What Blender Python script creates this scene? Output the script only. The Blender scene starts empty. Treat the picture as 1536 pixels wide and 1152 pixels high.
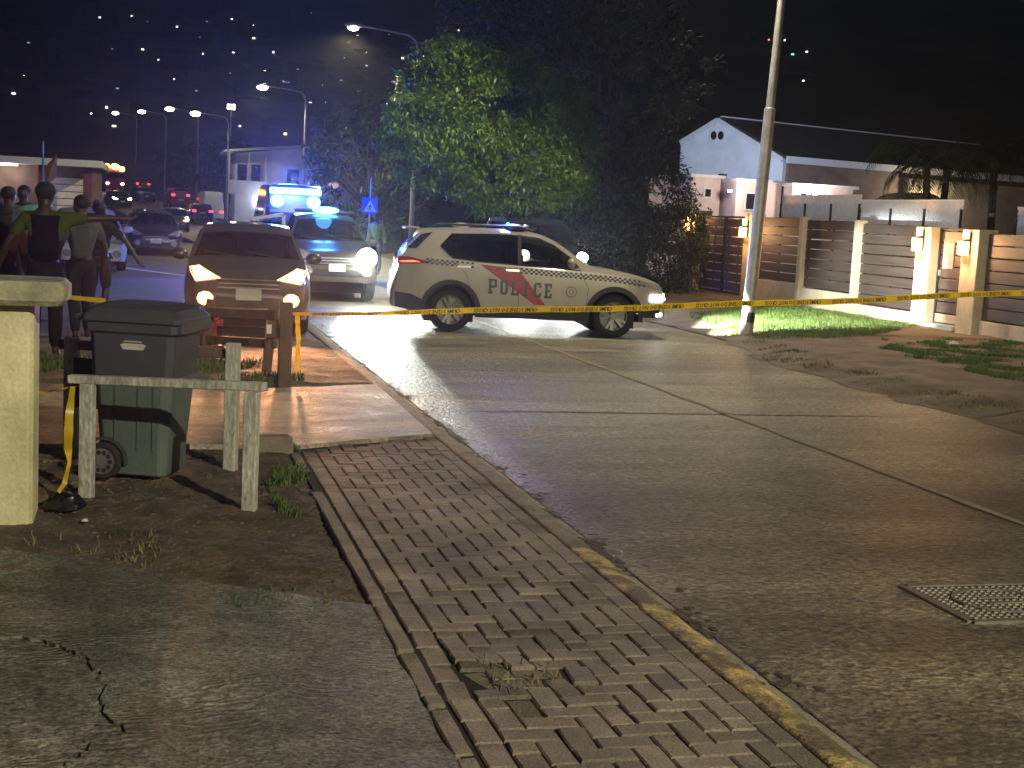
import bpy, bmesh, math, random
import numpy as np
from mathutils import Vector, Matrix, Euler

random.seed(7)
PI = math.pi
S = bpy.context.scene
COL = S.collection

# ---------------------------------------------------------------- camera
cam_d = bpy.data.cameras.new('camera')
cam = bpy.data.objects.new('camera', cam_d)
COL.objects.link(cam)
S.camera = cam
cam_d.sensor_fit = 'HORIZONTAL'
cam_d.sensor_width = 36.0
cam_d.lens = 36.0 * 2050.0 / 1536.0
cam_d.clip_start = 0.1
cam_d.clip_end = 3000
_R = Vector((0.96652613, -0.25173275, 0.04957676))
_U = Vector((-0.01734635, 0.1286738, 0.99153525))
_F = Vector((0.25598112, 0.95920471, -0.11999995))
cam.matrix_world = Matrix(((_R.x, _U.x, -_F.x, 0), (_R.y, _U.y, -_F.y, 0), (_R.z, _U.z, -_F.z, 1.75), (0, 0, 0, 1)))

# ---------------------------------------------------------------- night sky, moon, exposure
w = bpy.data.worlds.new('World')
S.world = w
w.use_nodes = True
nt = w.node_tree
nt.nodes.clear()
_o = nt.nodes.new('ShaderNodeOutputWorld')
_b = nt.nodes.new('ShaderNodeBackground')
_s = nt.nodes.new('ShaderNodeTexSky')
_s.sky_type = 'NISHITA'
_s.sun_disc = False
_s.sun_elevation = math.radians(32)
_s.sun_rotation = math.radians(200)
_b.inputs['Strength'].default_value = 0.005
nt.links.new(_s.outputs[0], _b.inputs[0])
nt.links.new(_b.outputs[0], _o.inputs[0])

sun_d = bpy.data.lights.new('moon', 'SUN')
sun = bpy.data.objects.new('moon', sun_d)
COL.objects.link(sun)
sun_d.energy = 0.006
sun_d.angle = math.radians(0.5)
sun_d.color = (0.8, 0.88, 1.0)
_az, _el = math.radians(200), math.radians(32)
sun.rotation_euler = Vector((-math.sin(_az) * math.cos(_el), -math.cos(_az) * math.cos(_el), -math.sin(_el))).to_track_quat('-Z', 'Y').to_euler()

S.view_settings.view_transform = 'Standard'
S.view_settings.look = 'None'
S.view_settings.exposure = 0.0
S.view_settings.gamma = 1.0
S.view_settings.use_curve_mapping = False
S.render.engine = 'CYCLES'
cy = S.cycles
cy.use_denoising = True
try:
    cy.denoiser = 'OPENIMAGEDENOISE'
except Exception:
    pass
cy.max_bounces = 6
cy.diffuse_bounces = 3
cy.glossy_bounces = 3
cy.transmission_bounces = 4
cy.transparent_max_bounces = 8
cy.sample_clamp_indirect = 4.0
cy.sample_clamp_direct = 0.0
cy.caustics_reflective = False
cy.caustics_refractive = False
cy.use_light_tree = True

# ---------------------------------------------------------------- ground shape
def zg(v):
    return 0.0 if v < 100 else (v - 100) * 0.045

def cx(v):                      # the road bends to the left beyond 45 m
    if v < 45: return 0.0
    if v < 150: return -0.00095 * (v - 45) ** 2
    return -10.47 - 0.2 * (v - 150)

# ---------------------------------------------------------------- materials
MATS = {}

def mat(name, col, rough=0.7, metal=0.0, var=0.25, scale=6.0, detail=6.0, bump=0.0, bscale=60.0, col2=None, coat=0.0,
        stretch=None, spec=0.5, rvar=0.0, fine=0.0, fscale=180.0, coords='Object'):
    if name in MATS: return MATS[name]
    m = bpy.data.materials.new(name)
    m.use_nodes = True
    t = m.node_tree
    p = t.nodes['Principled BSDF']
    p.inputs['Roughness'].default_value = rough
    p.inputs['Metallic'].default_value = metal
    p.inputs['Specular IOR Level'].default_value = spec
    if coat:
        p.inputs['Coat Weight'].default_value = coat
        p.inputs['Coat Roughness'].default_value = 0.06
    tc = t.nodes.new('ShaderNodeTexCoord')
    mp = t.nodes.new('ShaderNodeMapping')
    if stretch: mp.inputs['Scale'].default_value = stretch
    if coords == 'World':
        tc = t.nodes.new('ShaderNodeNewGeometry')
        t.links.new(tc.outputs['Position'], mp.inputs[0])
    else:
        t.links.new(tc.outputs[coords], mp.inputs[0])
    n = t.nodes.new('ShaderNodeTexNoise')
    n.inputs['Scale'].default_value = scale
    n.inputs['Detail'].default_value = detail
    n.inputs['Roughness'].default_value = 0.62
    t.links.new(mp.outputs[0], n.inputs['Vector'])
    r = t.nodes.new('ShaderNodeValToRGB')
    c = Vector(col)
    lo = c * (1 - var) if col2 is None else c
    hi = c * (1 + var) if col2 is None else Vector(col2)
    r.color_ramp.elements[0].position = 0.32
    r.color_ramp.elements[1].position = 0.68
    r.color_ramp.elements[0].color = (*lo, 1)
    r.color_ramp.elements[1].color = (*hi, 1)
    t.links.new(n.outputs['Fac'], r.inputs[0])
    src = r.outputs[0]
    if fine:
        n3 = t.nodes.new('ShaderNodeTexNoise')
        n3.inputs['Scale'].default_value = fscale
        n3.inputs['Detail'].default_value = 3
        t.links.new(mp.outputs[0], n3.inputs['Vector'])
        mr = t.nodes.new('ShaderNodeMapRange')
        mr.inputs[1].default_value = 0.3
        mr.inputs[2].default_value = 0.7
        mr.inputs[3].default_value = 1 - fine
        mr.inputs[4].default_value = 1 + fine
        t.links.new(n3.outputs['Fac'], mr.inputs[0])
        mx = t.nodes.new('ShaderNodeVectorMath')
        mx.operation = 'SCALE'
        t.links.new(src, mx.inputs[0])
        t.links.new(mr.outputs[0], mx.inputs['Scale'])
        src = mx.outputs[0]
    t.links.new(src, p.inputs['Base Color'])
    if rvar:
        mr = t.nodes.new('ShaderNodeMapRange')
        mr.inputs[3].default_value = rough - rvar
        mr.inputs[4].default_value = rough + rvar
        mr.inputs[1].default_value = 0.3
        mr.inputs[2].default_value = 0.7
        t.links.new(n.outputs['Fac'], mr.inputs[0])
        t.links.new(mr.outputs[0], p.inputs['Roughness'])
    if bump:
        n2 = t.nodes.new('ShaderNodeTexNoise')
        n2.inputs['Scale'].default_value = bscale
        n2.inputs['Detail'].default_value = 5
        t.links.new(mp.outputs[0], n2.inputs['Vector'])
        b = t.nodes.new('ShaderNodeBump')
        b.inputs['Strength'].default_value = min(1.0, bump)
        b.inputs['Distance'].default_value = 0.02
        t.links.new(n2.outputs['Fac'], b.inputs['Height'])
        t.links.new(b.outputs[0], p.inputs['Normal'])
    MATS[name] = m
    return m

def emit(name, col, strength):
    if name in MATS: return MATS[name]
    m = bpy.data.materials.new(name)
    m.use_nodes = True
    p = m.node_tree.nodes['Principled BSDF']
    p.inputs['Base Color'].default_value = (*[min(0.8, c) for c in col], 1)
    p.inputs['Emission Color'].default_value = (*col, 1)
    p.inputs['Emission Strength'].default_value = strength
    MATS[name] = m
    return m

def glass_mat(name, tint=0.25, col=(0.01, 0.012, 0.014)):
    if name in MATS: return MATS[name]
    m = bpy.data.materials.new(name)
    m.use_nodes = True
    t = m.node_tree
    p = t.nodes['Principled BSDF']
    p.inputs['Base Color'].default_value = (*col, 1)
    p.inputs['Roughness'].default_value = 0.06
    tr = t.nodes.new('ShaderNodeBsdfTransparent')
    tr.inputs[0].default_value = (tint, tint * 1.02, tint * 1.04, 1)
    mx = t.nodes.new('ShaderNodeMixShader')
    mx.inputs[0].default_value = 0.25
    t.links.new(tr.outputs[0], mx.inputs[1])
    t.links.new(p.outputs[0], mx.inputs[2])
    t.links.new(mx.outputs[0], t.nodes['Material Output'].inputs[0])
    MATS[name] = m
    return m

# ---------------------------------------------------------------- mesh helpers
class MB:
    def __init__(self):
        self.v, self.f = [], []
    def add(self, vs, fs):
        o = len(self.v)
        self.v += [tuple(p) for p in vs]
        self.f += [tuple(i + o for i in q) for q in fs]
        return self
    def box(self, c, s, rot=None, taper=1.0):
        hx, hy, hz = s[0] / 2, s[1] / 2, s[2] / 2
        vs = []
        for z, k in ((-hz, 1.0), (hz, taper)):
            for x, y in ((-hx, -hy), (hx, -hy), (hx, hy), (-hx, hy)):
                vs.append(Vector((x * k, y * k, z)))
        if rot: vs = [rot @ p for p in vs]
        vs = [p + Vector(c) for p in vs]
        return self.add(vs, [(0, 3, 2, 1), (4, 5, 6, 7), (0, 1, 5, 4), (1, 2, 6, 5), (2, 3, 7, 6), (3, 0, 4, 7)])
    def beam(self, a, b, w, h, up=(0, 0, 1)):
        a, b = Vector(a), Vector(b)
        d = (b - a).normalized()
        up = Vector(up)
        if abs(d.dot(up)) > 0.95: up = Vector((0, 1, 0))
        s = d.cross(up).normalized() * w / 2
        u = s.cross(d).normalized() * h / 2
        vs = [a - s - u, a + s - u, a + s + u, a - s + u, b - s - u, b + s - u, b + s + u, b - s + u]
        return self.add(vs, [(0, 1, 2, 3), (7, 6, 5, 4), (0, 4, 5, 1), (1, 5, 6, 2), (2, 6, 7, 3), (3, 7, 4, 0)])
    def tube(self, pts, rad, n=10, caps=True):
        pts = [Vector(p) for p in pts]
        if not hasattr(rad, '__len__'): rad = [rad] * len(pts)
        rings = []
        ref = Vector((0.13, 0.31, 0.94))
        for i, p in enumerate(pts):
            d = (pts[min(i + 1, len(pts) - 1)] - pts[max(i - 1, 0)]).normalized()
            if abs(d.dot(ref)) > 0.98: ref = Vector((1, 0.1, 0))
            a = d.cross(ref).normalized()
            b = d.cross(a)
            rings.append([p + (a * math.cos(2 * PI * k / n) + b * math.sin(2 * PI * k / n)) * rad[i] for k in range(n)])
        vs = [q for r in rings for q in r]
        fs = []
        for i in range(len(pts) - 1):
            for k in range(n):
                k2 = (k + 1) % n
                fs.append((i * n + k, i * n + k2, (i + 1) * n + k2, (i + 1) * n + k))
        if caps:
            fs.append(tuple(range(n - 1, -1, -1)))
            fs.append(tuple((len(pts) - 1) * n + k for k in range(n)))
        return self.add(vs, fs)
    def lathe(self, prof, c=(0, 0, 0), n=20, axis='Z', rot=None):
        vs, fs = [], []
        for r, h in prof:
            for k in range(n):
                a = 2 * PI * k / n
                p = (r * math.cos(a), r * math.sin(a), h)
                if axis == 'Y': p = (p[0], p[2], p[1])
                if axis == 'X': p = (p[2], p[0], p[1])
                p = Vector(p)
                if rot: p = rot @ p
                vs.append(p + Vector(c))
        for i in range(len(prof) - 1):
            for k in range(n):
                k2 = (k + 1) % n
                fs.append((i * n + k, i * n + k2, (i + 1) * n + k2, (i + 1) * n + k))
        fs.append(tuple(range(n - 1, -1, -1)))
        fs.append(tuple((len(prof) - 1) * n + k for k in range(n)))
        return self.add(vs, fs)
    def prism(self, poly, z0, z1):
        n = len(poly)
        vs = [(x, y, z0) for x, y in poly] + [(x, y, z1) for x, y in poly]
        fs = [tuple(range(n - 1, -1, -1)), tuple(range(n, 2 * n))] + [(i, (i + 1) % n, n + (i + 1) % n, n + i) for i in range(n)]
        return self.add(vs, fs)
    def ball(self, c, r, n=10, m=7):
        if not hasattr(r, '__len__'): r = (r, r, r)
        vs, fs = [], []
        for i in range(m + 1):
            t = PI * i / m
            for k in range(n):
                a = 2 * PI * k / n
                vs.append((c[0] + r[0] * math.sin(t) * math.cos(a), c[1] + r[1] * math.sin(t) * math.sin(a), c[2] - r[2] * math.cos(t)))
        for i in range(m):
            for k in range(n):
                k2 = (k + 1) % n
                fs.append((i * n + k, i * n + k2, (i + 1) * n + k2, (i + 1) * n + k))
        return self.add(vs, fs)
    def mesh(self, name, m=None, bev=0.0, smooth=False, angle=35, weld=True):
        me = bpy.data.meshes.new(name)
        me.from_pydata([tuple(p) for p in self.v], [], self.f)
        bm = bmesh.new()
        bm.from_mesh(me)
        if weld: bmesh.ops.remove_doubles(bm, verts=bm.verts, dist=1e-5)
        bmesh.ops.recalc_face_normals(bm, faces=bm.faces)
        if bev:
            es = [e for e in bm.edges if len(e.link_faces) == 2 and e.calc_face_angle(0) > 0.5]
            bmesh.ops.bevel(bm, geom=es, offset=bev, segments=1, affect='EDGES', clamp_overlap=True)
        bm.to_mesh(me)
        bm.free()
        if smooth:
            me.shade_smooth()
            me.set_sharp_from_angle(angle=math.radians(angle))
        if m: me.materials.append(m)
        return me
    def build(self, name, m=None, parent=None, **k):
        return link(name, self.mesh(name, m, **k), parent)

def link(name, me, parent=None, loc=None, rot=None):
    o = bpy.data.objects.new(name, me)
    COL.objects.link(o)
    if parent: o.parent = parent
    if loc: o.location = loc
    if rot: o.rotation_euler = rot
    return o

def tag(o, label=None, cat=None, group=None, kind=None):
    if label: o['label'] = label
    if cat: o['category'] = cat
    if group: o['group'] = group
    if kind: o['kind'] = kind
    return o

def thing(name, label, cat, loc=(0, 0, 0), rz=0.0, group=None):
    o = bpy.data.objects.new(name, None)
    o.empty_display_size = 0.2
    COL.objects.link(o)
    o.location = loc
    o.rotation_euler = (0, 0, rz)
    return tag(o, label, cat, group)

def structure(o):
    o['kind'] = 'structure'
    return o

def copy_tree(o, parent=None, label=None, skip=()):
    c = o.copy()
    COL.objects.link(c)
    c.parent = parent
    if label: c['label'] = label
    for ch in list(o.children):
        if ch.name.split('.')[0] in skip: continue
        copy_tree(ch, c)
    return c

def npmesh(name, V, Fq, m, parent=None, smooth=False):
    me = bpy.data.meshes.new(name)
    V = np.asarray(V, dtype=np.float32)
    Fq = np.asarray(Fq, dtype=np.int32)
    me.vertices.add(len(V))
    me.vertices.foreach_set('co', V.ravel())
    k = Fq.shape[1]
    me.loops.add(Fq.size)
    me.loops.foreach_set('vertex_index', Fq.ravel())
    me.polygons.add(len(Fq))
    me.polygons.foreach_set('loop_start', np.arange(len(Fq), dtype=np.int32) * k)
    me.update(calc_edges=True)
    me.validate()
    if smooth: me.shade_smooth()
    me.materials.append(m)
    return link(name, me, parent)

def lamp(name, kind, loc, energy, col, parent=None, target=None, size=0.1, angle=60, blend=0.6):
    d = bpy.data.lights.new(name, kind)
    d.energy = energy
    d.color = col
    if kind in ('POINT', 'SPOT'): d.shadow_soft_size = size
    if kind == 'SPOT':
        d.spot_size = math.radians(angle)
        d.spot_blend = blend
    o = bpy.data.objects.new(name, d)
    COL.objects.link(o)
    o.location = loc
    if parent: o.parent = parent
    if target is not None:
        o.rotation_euler = (Vector(target) - Vector(loc)).to_track_quat('-Z', 'Y').to_euler()
    return o

def text_mesh(body, size, res=1, offset=0.0, extrude=0.0):
    c = bpy.data.curves.new('lettering', 'FONT')
    c.body = body
    c.size = size
    c.resolution_u = res
    c.offset = offset
    c.extrude = extrude
    c.align_x = 'CENTER'
    c.align_y = 'CENTER'
    o = bpy.data.objects.new('lettering', c)
    COL.objects.link(o)
    bpy.context.view_layer.update()
    dg = bpy.context.evaluated_depsgraph_get()
    me = bpy.data.meshes.new_from_object(o.evaluated_get(dg))
    vs = [v.co.copy() for v in me.vertices]
    fs = [tuple(p.vertices) for p in me.polygons]
    bpy.data.objects.remove(o)
    bpy.data.curves.remove(c)
    bpy.data.meshes.remove(me)
    return vs, fs

from mathutils import noise as mnoise
def fbm(x, y, z=0.0, o=5):
    return mnoise.fractal(Vector((x, y, z)), 1.0, 2.0, o)
# ================================================================= GROUND
def blotch(m, scale, lo, hi, p0=.38, p1=.62, stretch=(1, 1, 1), detail=7):
    """stains and worn patches multiplied over a material's colour"""
    t = m.node_tree
    p = t.nodes['Principled BSDF']
    src = p.inputs['Base Color'].links[0].from_socket
    g = t.nodes.new('ShaderNodeNewGeometry')
    mp = t.nodes.new('ShaderNodeMapping')
    mp.inputs['Scale'].default_value = stretch
    t.links.new(g.outputs['Position'], mp.inputs[0])
    n = t.nodes.new('ShaderNodeTexNoise')
    n.inputs['Scale'].default_value = scale
    n.inputs['Detail'].default_value = detail
    n.inputs['Roughness'].default_value = .6
    n.inputs['Distortion'].default_value = .6
    t.links.new(mp.outputs[0], n.inputs['Vector'])
    r = t.nodes.new('ShaderNodeMapRange')
    r.inputs[1].default_value, r.inputs[2].default_value, r.inputs[3].default_value, r.inputs[4].default_value = p0, p1, lo, hi
    t.links.new(n.outputs['Fac'], r.inputs[0])
    sc = t.nodes.new('ShaderNodeVectorMath')
    sc.operation = 'SCALE'
    t.links.new(src, sc.inputs[0])
    t.links.new(r.outputs[0], sc.inputs['Scale'])
    t.links.new(sc.outputs[0], p.inputs['Base Color'])
    return m

def concrete(name, lo, hi, brush=0.5, rough=0.75, wave=True, scale=1.1, spots=0.25, stretch=(1, 1, 1)):
    """weathered concrete: broad stains, small mottling and curved broom marks as relief"""
    m = mat(name, lo, rough, col2=hi, scale=scale, detail=9, fine=spots, fscale=70, coords='World', rvar=0.12, stretch=stretch)
    t = m.node_tree
    p = t.nodes['Principled BSDF']
    g = t.nodes.new('ShaderNodeNewGeometry')
    nz = t.nodes.new('ShaderNodeTexNoise')
    nz.inputs['Scale'].default_value = 55
    nz.inputs['Detail'].default_value = 6
    t.links.new(g.outputs['Position'], nz.inputs['Vector'])
    h = nz.outputs['Fac']
    if wave:
        wv = t.nodes.new('ShaderNodeTexWave')
        wv.wave_type = 'BANDS'
        wv.bands_direction = 'Y'
        wv.inputs['Scale'].default_value = 6
        wv.inputs['Distortion'].default_value = 26
        wv.inputs['Detail'].default_value = 4
        wv.inputs['Detail Scale'].default_value = 0.55
        nz.inputs['Scale'].default_value = 48
        t.links.new(g.outputs['Position'], wv.inputs['Vector'])
        ad = t.nodes.new('ShaderNodeMath')
        ad.operation = 'MULTIPLY_ADD'
        ad.inputs[1].default_value = 0.6
        mk = t.nodes.new('ShaderNodeTexNoise')
        mk.inputs['Scale'].default_value = 1.7
        mk.inputs['Detail'].default_value = 4
        t.links.new(g.outputs['Position'], mk.inputs['Vector'])
        mr_ = t.nodes.new('ShaderNodeMapRange')
        mr_.inputs[1].default_value, mr_.inputs[2].default_value = .46, .60
        t.links.new(mk.outputs['Fac'], mr_.inputs[0])
        ml = t.nodes.new('ShaderNodeMath')
        ml.operation = 'MULTIPLY'
        t.links.new(wv.outputs['Fac'], ml.inputs[0])
        t.links.new(mr_.outputs[0], ml.inputs[1])
        t.links.new(ml.outputs[0], ad.inputs[0])
        t.links.new(h, ad.inputs[2])
        h = ad.outputs[0]
    b = t.nodes.new('ShaderNodeBump')
    b.inputs['Strength'].default_value = brush
    b.inputs['Distance'].default_value = 0.012
    t.links.new(h, b.inputs['Height'])
    t.links.new(b.outputs[0], p.inputs['Normal'])
    return m

M_road = concrete('road concrete', (0.12, 0.110, 0.080), (0.27, 0.245, 0.185), 0.8, 0.5, wave=False, scale=1.0, spots=0.45, stretch=(0.55, 1.7, 1))
blotch(M_road, .55, .55, 1.15, .36, .6, (.5, 1.6, 1))
blotch(M_road, 14, .6, 1.2, .35, .62, (.7, 1.5, 1))
blotch(M_road, 30, .42, 1.5, .38, .62, (.75, 1.25, 1), 6)
for _n in M_road.node_tree.nodes:
    if _n.type == 'TEX_NOISE' and abs(_n.inputs['Scale'].default_value - 55) < 1: _n.inputs['Scale'].default_value = 26
    if _n.type == 'BUMP': _n.inputs['Distance'].default_value = .03; _n.inputs['Strength'].default_value = 1.0
M_drive = concrete('driveway concrete', (0.115, 0.122, 0.108), (0.21, 0.215, 0.185), 0.8, 0.8, scale=1.6)
blotch(M_drive, .9, .6, 1.15)
blotch(M_drive, 45, .45, 1.5, .38, .62, (1, 1.3, 1), 6)
blotch(M_drive, 18, .65, 1.2, .36, .64)
blotch(M_drive, 4.5, .75, 1.12)
M_drive2 = concrete('second driveway concrete', (0.22, 0.20, 0.155), (0.34, 0.31, 0.24), 0.6, 0.7, wave=False, scale=2.0)
blotch(M_drive2, 1.2, .55, 1.15, .36, .6, (.5, 1.8, 1))
blotch(M_drive2, 26, .55, 1.35, .36, .64, (.7, 1.4, 1), 4)
M_dirt = mat('bare dirt', (0.035, 0.028, 0.022), 0.95, col2=(0.13, 0.105, 0.08), scale=3.2, detail=11, bump=1.0, bscale=26, coords='World', fine=0.4, fscale=60)
M_verge = mat('dry verge dirt', (0.065, 0.05, 0.035), 0.9, col2=(0.175, 0.135, 0.095), scale=1.6, detail=10, bump=0.8, bscale=22, coords='World', fine=0.3, fscale=60)
M_asphalt = mat('worn asphalt', (0.06, 0.055, 0.05), 0.6, col2=(0.12, 0.11, 0.10), scale=1.2, detail=8, bump=0.4, bscale=70, coords='World', fine=0.3)
M_ground = mat('dark ground', (0.03, 0.03, 0.022), 0.95, col2=(0.06, 0.055, 0.04), scale=0.3, detail=8, coords='World')
M_hill = mat('dark wooded hill', (0.012, 0.016, 0.008), 0.95, col2=(0.04, 0.045, 0.022), scale=0.06, detail=10, bump=1.0, bscale=0.3, coords='World')
M_sand = mat('joint sand', (0.015, 0.013, 0.011), 0.95, var=0.4, scale=30, coords='World')

# broad ground sheet, reaching under everything
mb = MB()
us = [-320, -120, -60, -30, -15, -6, 0, 6, 15, 30, 60, 120, 320]
vs_ = [-80, -30, 0, 20, 40, 60, 80, 100, 115, 130, 145, 160, 175, 190]
for v in vs_:
    for u in us: mb.v.append((u, v, zg(v) - 0.34 - 0.01 * (v > 60)))
n = len(us)
for j in range(len(vs_) - 1):
    for i in range(n - 1): mb.f.append((j * n + i, j * n + i + 1, (j + 1) * n + i + 1, (j + 1) * n + i))
structure(mb.build('ground', M_ground, weld=False))

# wooded hillside closing the view
def hill_z(u, v):
    b = zg(v) - 0.3 if v < 170 else 3.15 + (v - 170) * 0.28
    return b + (math.sin(u * .021 + 1) * math.sin(v * .017) * 6 if v > 230 else 0)
nu, nv = 120, 60
V = []
for j in range(nv + 1):
    v = 168 + (j / nv) ** 1.3 * 330
    for i in range(nu + 1):
        u = -420 + 1050 * i / nu
        V.append((u, v, hill_z(u, v) - 0.4 + (fbm(u * .03, v * .03) * 1.2 if v > 190 else 0)))
Fq = [(j * (nu + 1) + i, j * (nu + 1) + i + 1, (j + 1) * (nu + 1) + i + 1, (j + 1) * (nu + 1) + i) for j in range(nv) for i in range(nu)]
o = npmesh('hillside', V, Fq, M_hill, smooth=True)
structure(o)

# ---------------------------------------------------------------- road: bed, cast slabs, far ribbon
RZ = -0.13
mb = MB()
mb.box((5.97, 25, RZ - 0.092), (7.2, 78, 0.16))
road = structure(mb.build('road', M_sand))
edges_v = [7.47 + 4.45 * k for k in range(-3, 13)]
for k in range(len(edges_v) - 1):
    v0, v1 = edges_v[k] + 0.004, edges_v[k + 1] - 0.004
    for u0, u1 in ((2.556, 5.722), (5.734, 9.45)):
        m_ = MB()
        m_.box(((u0 + u1) / 2, (v0 + v1) / 2, RZ - 0.06 + random.uniform(-.003, .0)), (u1 - u0, v1 - v0, 0.12))
        m_.build('slab', M_road, road, bev=0.004)
# repaired strip of mortar along the centre joint
mb = MB()
V, Fq = [], []
for i in range(150):
    v = 2 + i * 0.25
    a = 5.728 + fbm(0, v * 1.3) * 0.03
    ww = 0.03 + 0.035 * abs(fbm(3, v * .9))
    for s in (-1, 1): V.append((a + s * ww, v, RZ + 0.004))
    V.append((a, v, RZ + 0.012))
for i in range(149):
    b0, b1 = i * 3, i * 3 + 3
    Fq += [(b0, b0 + 2, b1 + 2, b1), (b0 + 2, b0 + 1, b1 + 1, b1 + 2)]
npmesh('mortar_strip', V, Fq, mat('mortar', (0.26, 0.22, 0.16), 0.85, coords='World', scale=20), road, smooth=True)

def ribbon(name, us0, us1, v0, v1, dz, m, step=4.0):
    V, Fq = [], []
    nn = int((v1 - v0) / step)
    for i in range(nn + 1):
        v = v0 + (v1 - v0) * i / nn
        V += [(us0 + cx(v), v, zg(v) + dz), (us1 + cx(v), v, zg(v) + dz)]
    for i in range(nn): Fq.append((2 * i, 2 * i + 1, 2 * i + 3, 2 * i + 2))
    return structure(npmesh(name, V, Fq, m))
ribbon('far_road', 2.5, 9.45, edges_v[-1], 262, RZ, M_road)

M_white = mat('road paint', (0.55, 0.55, 0.52), 0.6, var=0.35, scale=14, coords='World')
# ---------------------------------------------------------------- herringbone pavement
U0, U1, V0, V1 = 1.07, 2.20, 2.2, 10.55
mb = MB()
mb.prism([(U0 - .06, V0), (U1, V0), (U1, 10.53), (1.64, 10.27), (U0 - .06, 9.98)], -0.16, -0.011)
pave = structure(mb.build('pavement', M_sand))

M_brick = mat('paving brick', (0.135, 0.117, 0.095), 0.85, col2=(0.262, 0.228, 0.184), scale=2.2, detail=8, bump=0.5, bscale=70, coords='World', fine=0.3, fscale=110)
t = M_brick.node_tree
_p = t.nodes['Principled BSDF']
_src = _p.inputs['Base Color'].links[0].from_socket
_oi = t.nodes.new('ShaderNodeObjectInfo')
blotch(M_brick, 1.1, .7, 1.12)
_src = _p.inputs['Base Color'].links[0].from_socket
_mr = t.nodes.new('ShaderNodeMapRange')
_mr.inputs[3].default_value = 0.72
_mr.inputs[4].default_value = 1.22
t.links.new(_oi.outputs['Random'], _mr.inputs[0])
_sc = t.nodes.new('ShaderNodeVectorMath')
_sc.operation = 'SCALE'
t.links.new(_src, _sc.inputs[0])
t.links.new(_mr.outputs[0], _sc.inputs['Scale'])
t.links.new(_sc.outputs[0], _p.inputs['Base Color'])

def brick_mesh(lx, ly, seed):
    rnd = random.Random(seed)
    h, c = 0.06, 0.006
    j = lambda: rnd.uniform(-.0018, .0018)
    lo = [(-lx / 2, -ly / 2, -h), (lx / 2, -ly / 2, -h), (lx / 2, ly / 2, -h), (-lx / 2, ly / 2, -h)]
    mid = [(x + j(), y + j(), -c) for x, y, z in lo]
    top = [(x * (1 - 2 * c / lx) + j(), y * (1 - 2 * c / ly) + j(), j() * .5) for x, y, z in mid]
    vs = lo + mid + top
    fs = []
    for a in (0, 4):
        for i in range(4): fs.append((a + i, a + (i + 1) % 4, a + 4 + (i + 1) % 4, a + 4 + i))
    fs.append((8, 9, 10, 11))
    b = MB()
    b.add(vs, fs)
    return b.mesh('brick', M_brick, weld=False)

CELL = 0.1035
BL, BW = 2 * CELL - 0.0075, CELL - 0.0075
long_x = [brick_mesh(BL, BW, i) for i in range(4)]
long_y = [brick_mesh(BW, BL, 10 + i) for i in range(4)]
half_b = [brick_mesh(BW, BW, 20 + i) for i in range(3)]
bricks = []
FU0 = U0 + 0.105
nc = 9
nr = int((V1 - V0) / CELL)
def far_edge(u): return 9.97 + (u - U0) * 0.5
for j in range(-1, nr):
    for i in range(-1, nc):
        k = (i - j) % 4
        if k == 0: cells = [(i, j), (i + 1, j)]
        elif k == 3: cells = [(i, j), (i, j + 1)]
        else: continue
        cells = [c for c in cells if 0 <= c[0] < nc and 0 <= c[1] < nr]
        if not cells: continue
        u = FU0 + (sum(c[0] for c in cells) / len(cells) + .5) * CELL
        v = V0 + (sum(c[1] for c in cells) / len(cells) + .5) * CELL
        if v > far_edge(u) - 0.04: continue
        kind = half_b if len(cells) == 1 else (long_x if k == 0 else long_y)
        bricks.append((u, v, kind))
for side_u in (U0 + 0.05, U1 - 0.05):
    for j in range(int((V1 - V0) / (2 * CELL))):
        v = V0 + (j + .5) * 2 * CELL + (0.05 if side_u > 1.5 else 0)
        if v > far_edge(side_u) - .08: continue
        bricks.append((side_u, v, long_y))
def brick_pose(u, v):
    b = math.exp(-((u - 1.42) ** 2 / .10 + (v - 4.95) ** 2 / .32))       # the heaved, broken spot
    z = fbm(u * 1.3, v * 1.3) * .006 + random.uniform(-.0011, .0011) + b * random.uniform(-.012, .007)
    rx = random.gauss(0, .0055 + b * .028)
    ry = random.gauss(0, .0055 + b * .028)
    rz = random.gauss(0, .006 + b * .07)
    return (u + random.gauss(0, .0008 + b * .005), v + random.gauss(0, .0008 + b * .005), z), (rx, ry, rz)
inview = [b for b in bricks if b[1] > 3.85]
inview.sort(key=lambda b: b[1] + (b[0] - 1.6) * .3)
single = set(id(b) for b in inview[:298])
rest = MB()
for b in bricks:
    (u, v, kind) = b
    loc, rot = brick_pose(u, v)
    me = random.choice(kind)
    if id(b) in single:
        link('brick', me, pave, loc, rot)
    else:
        R = Euler(rot).to_matrix()
        rest.add([R @ p.co + Vector(loc) for p in me.vertices], [tuple(p.vertices) for p in me.polygons])
o = rest.build('far_bricks', M_brick, pave, weld=False)
o['kind'] = 'stuff'

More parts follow.
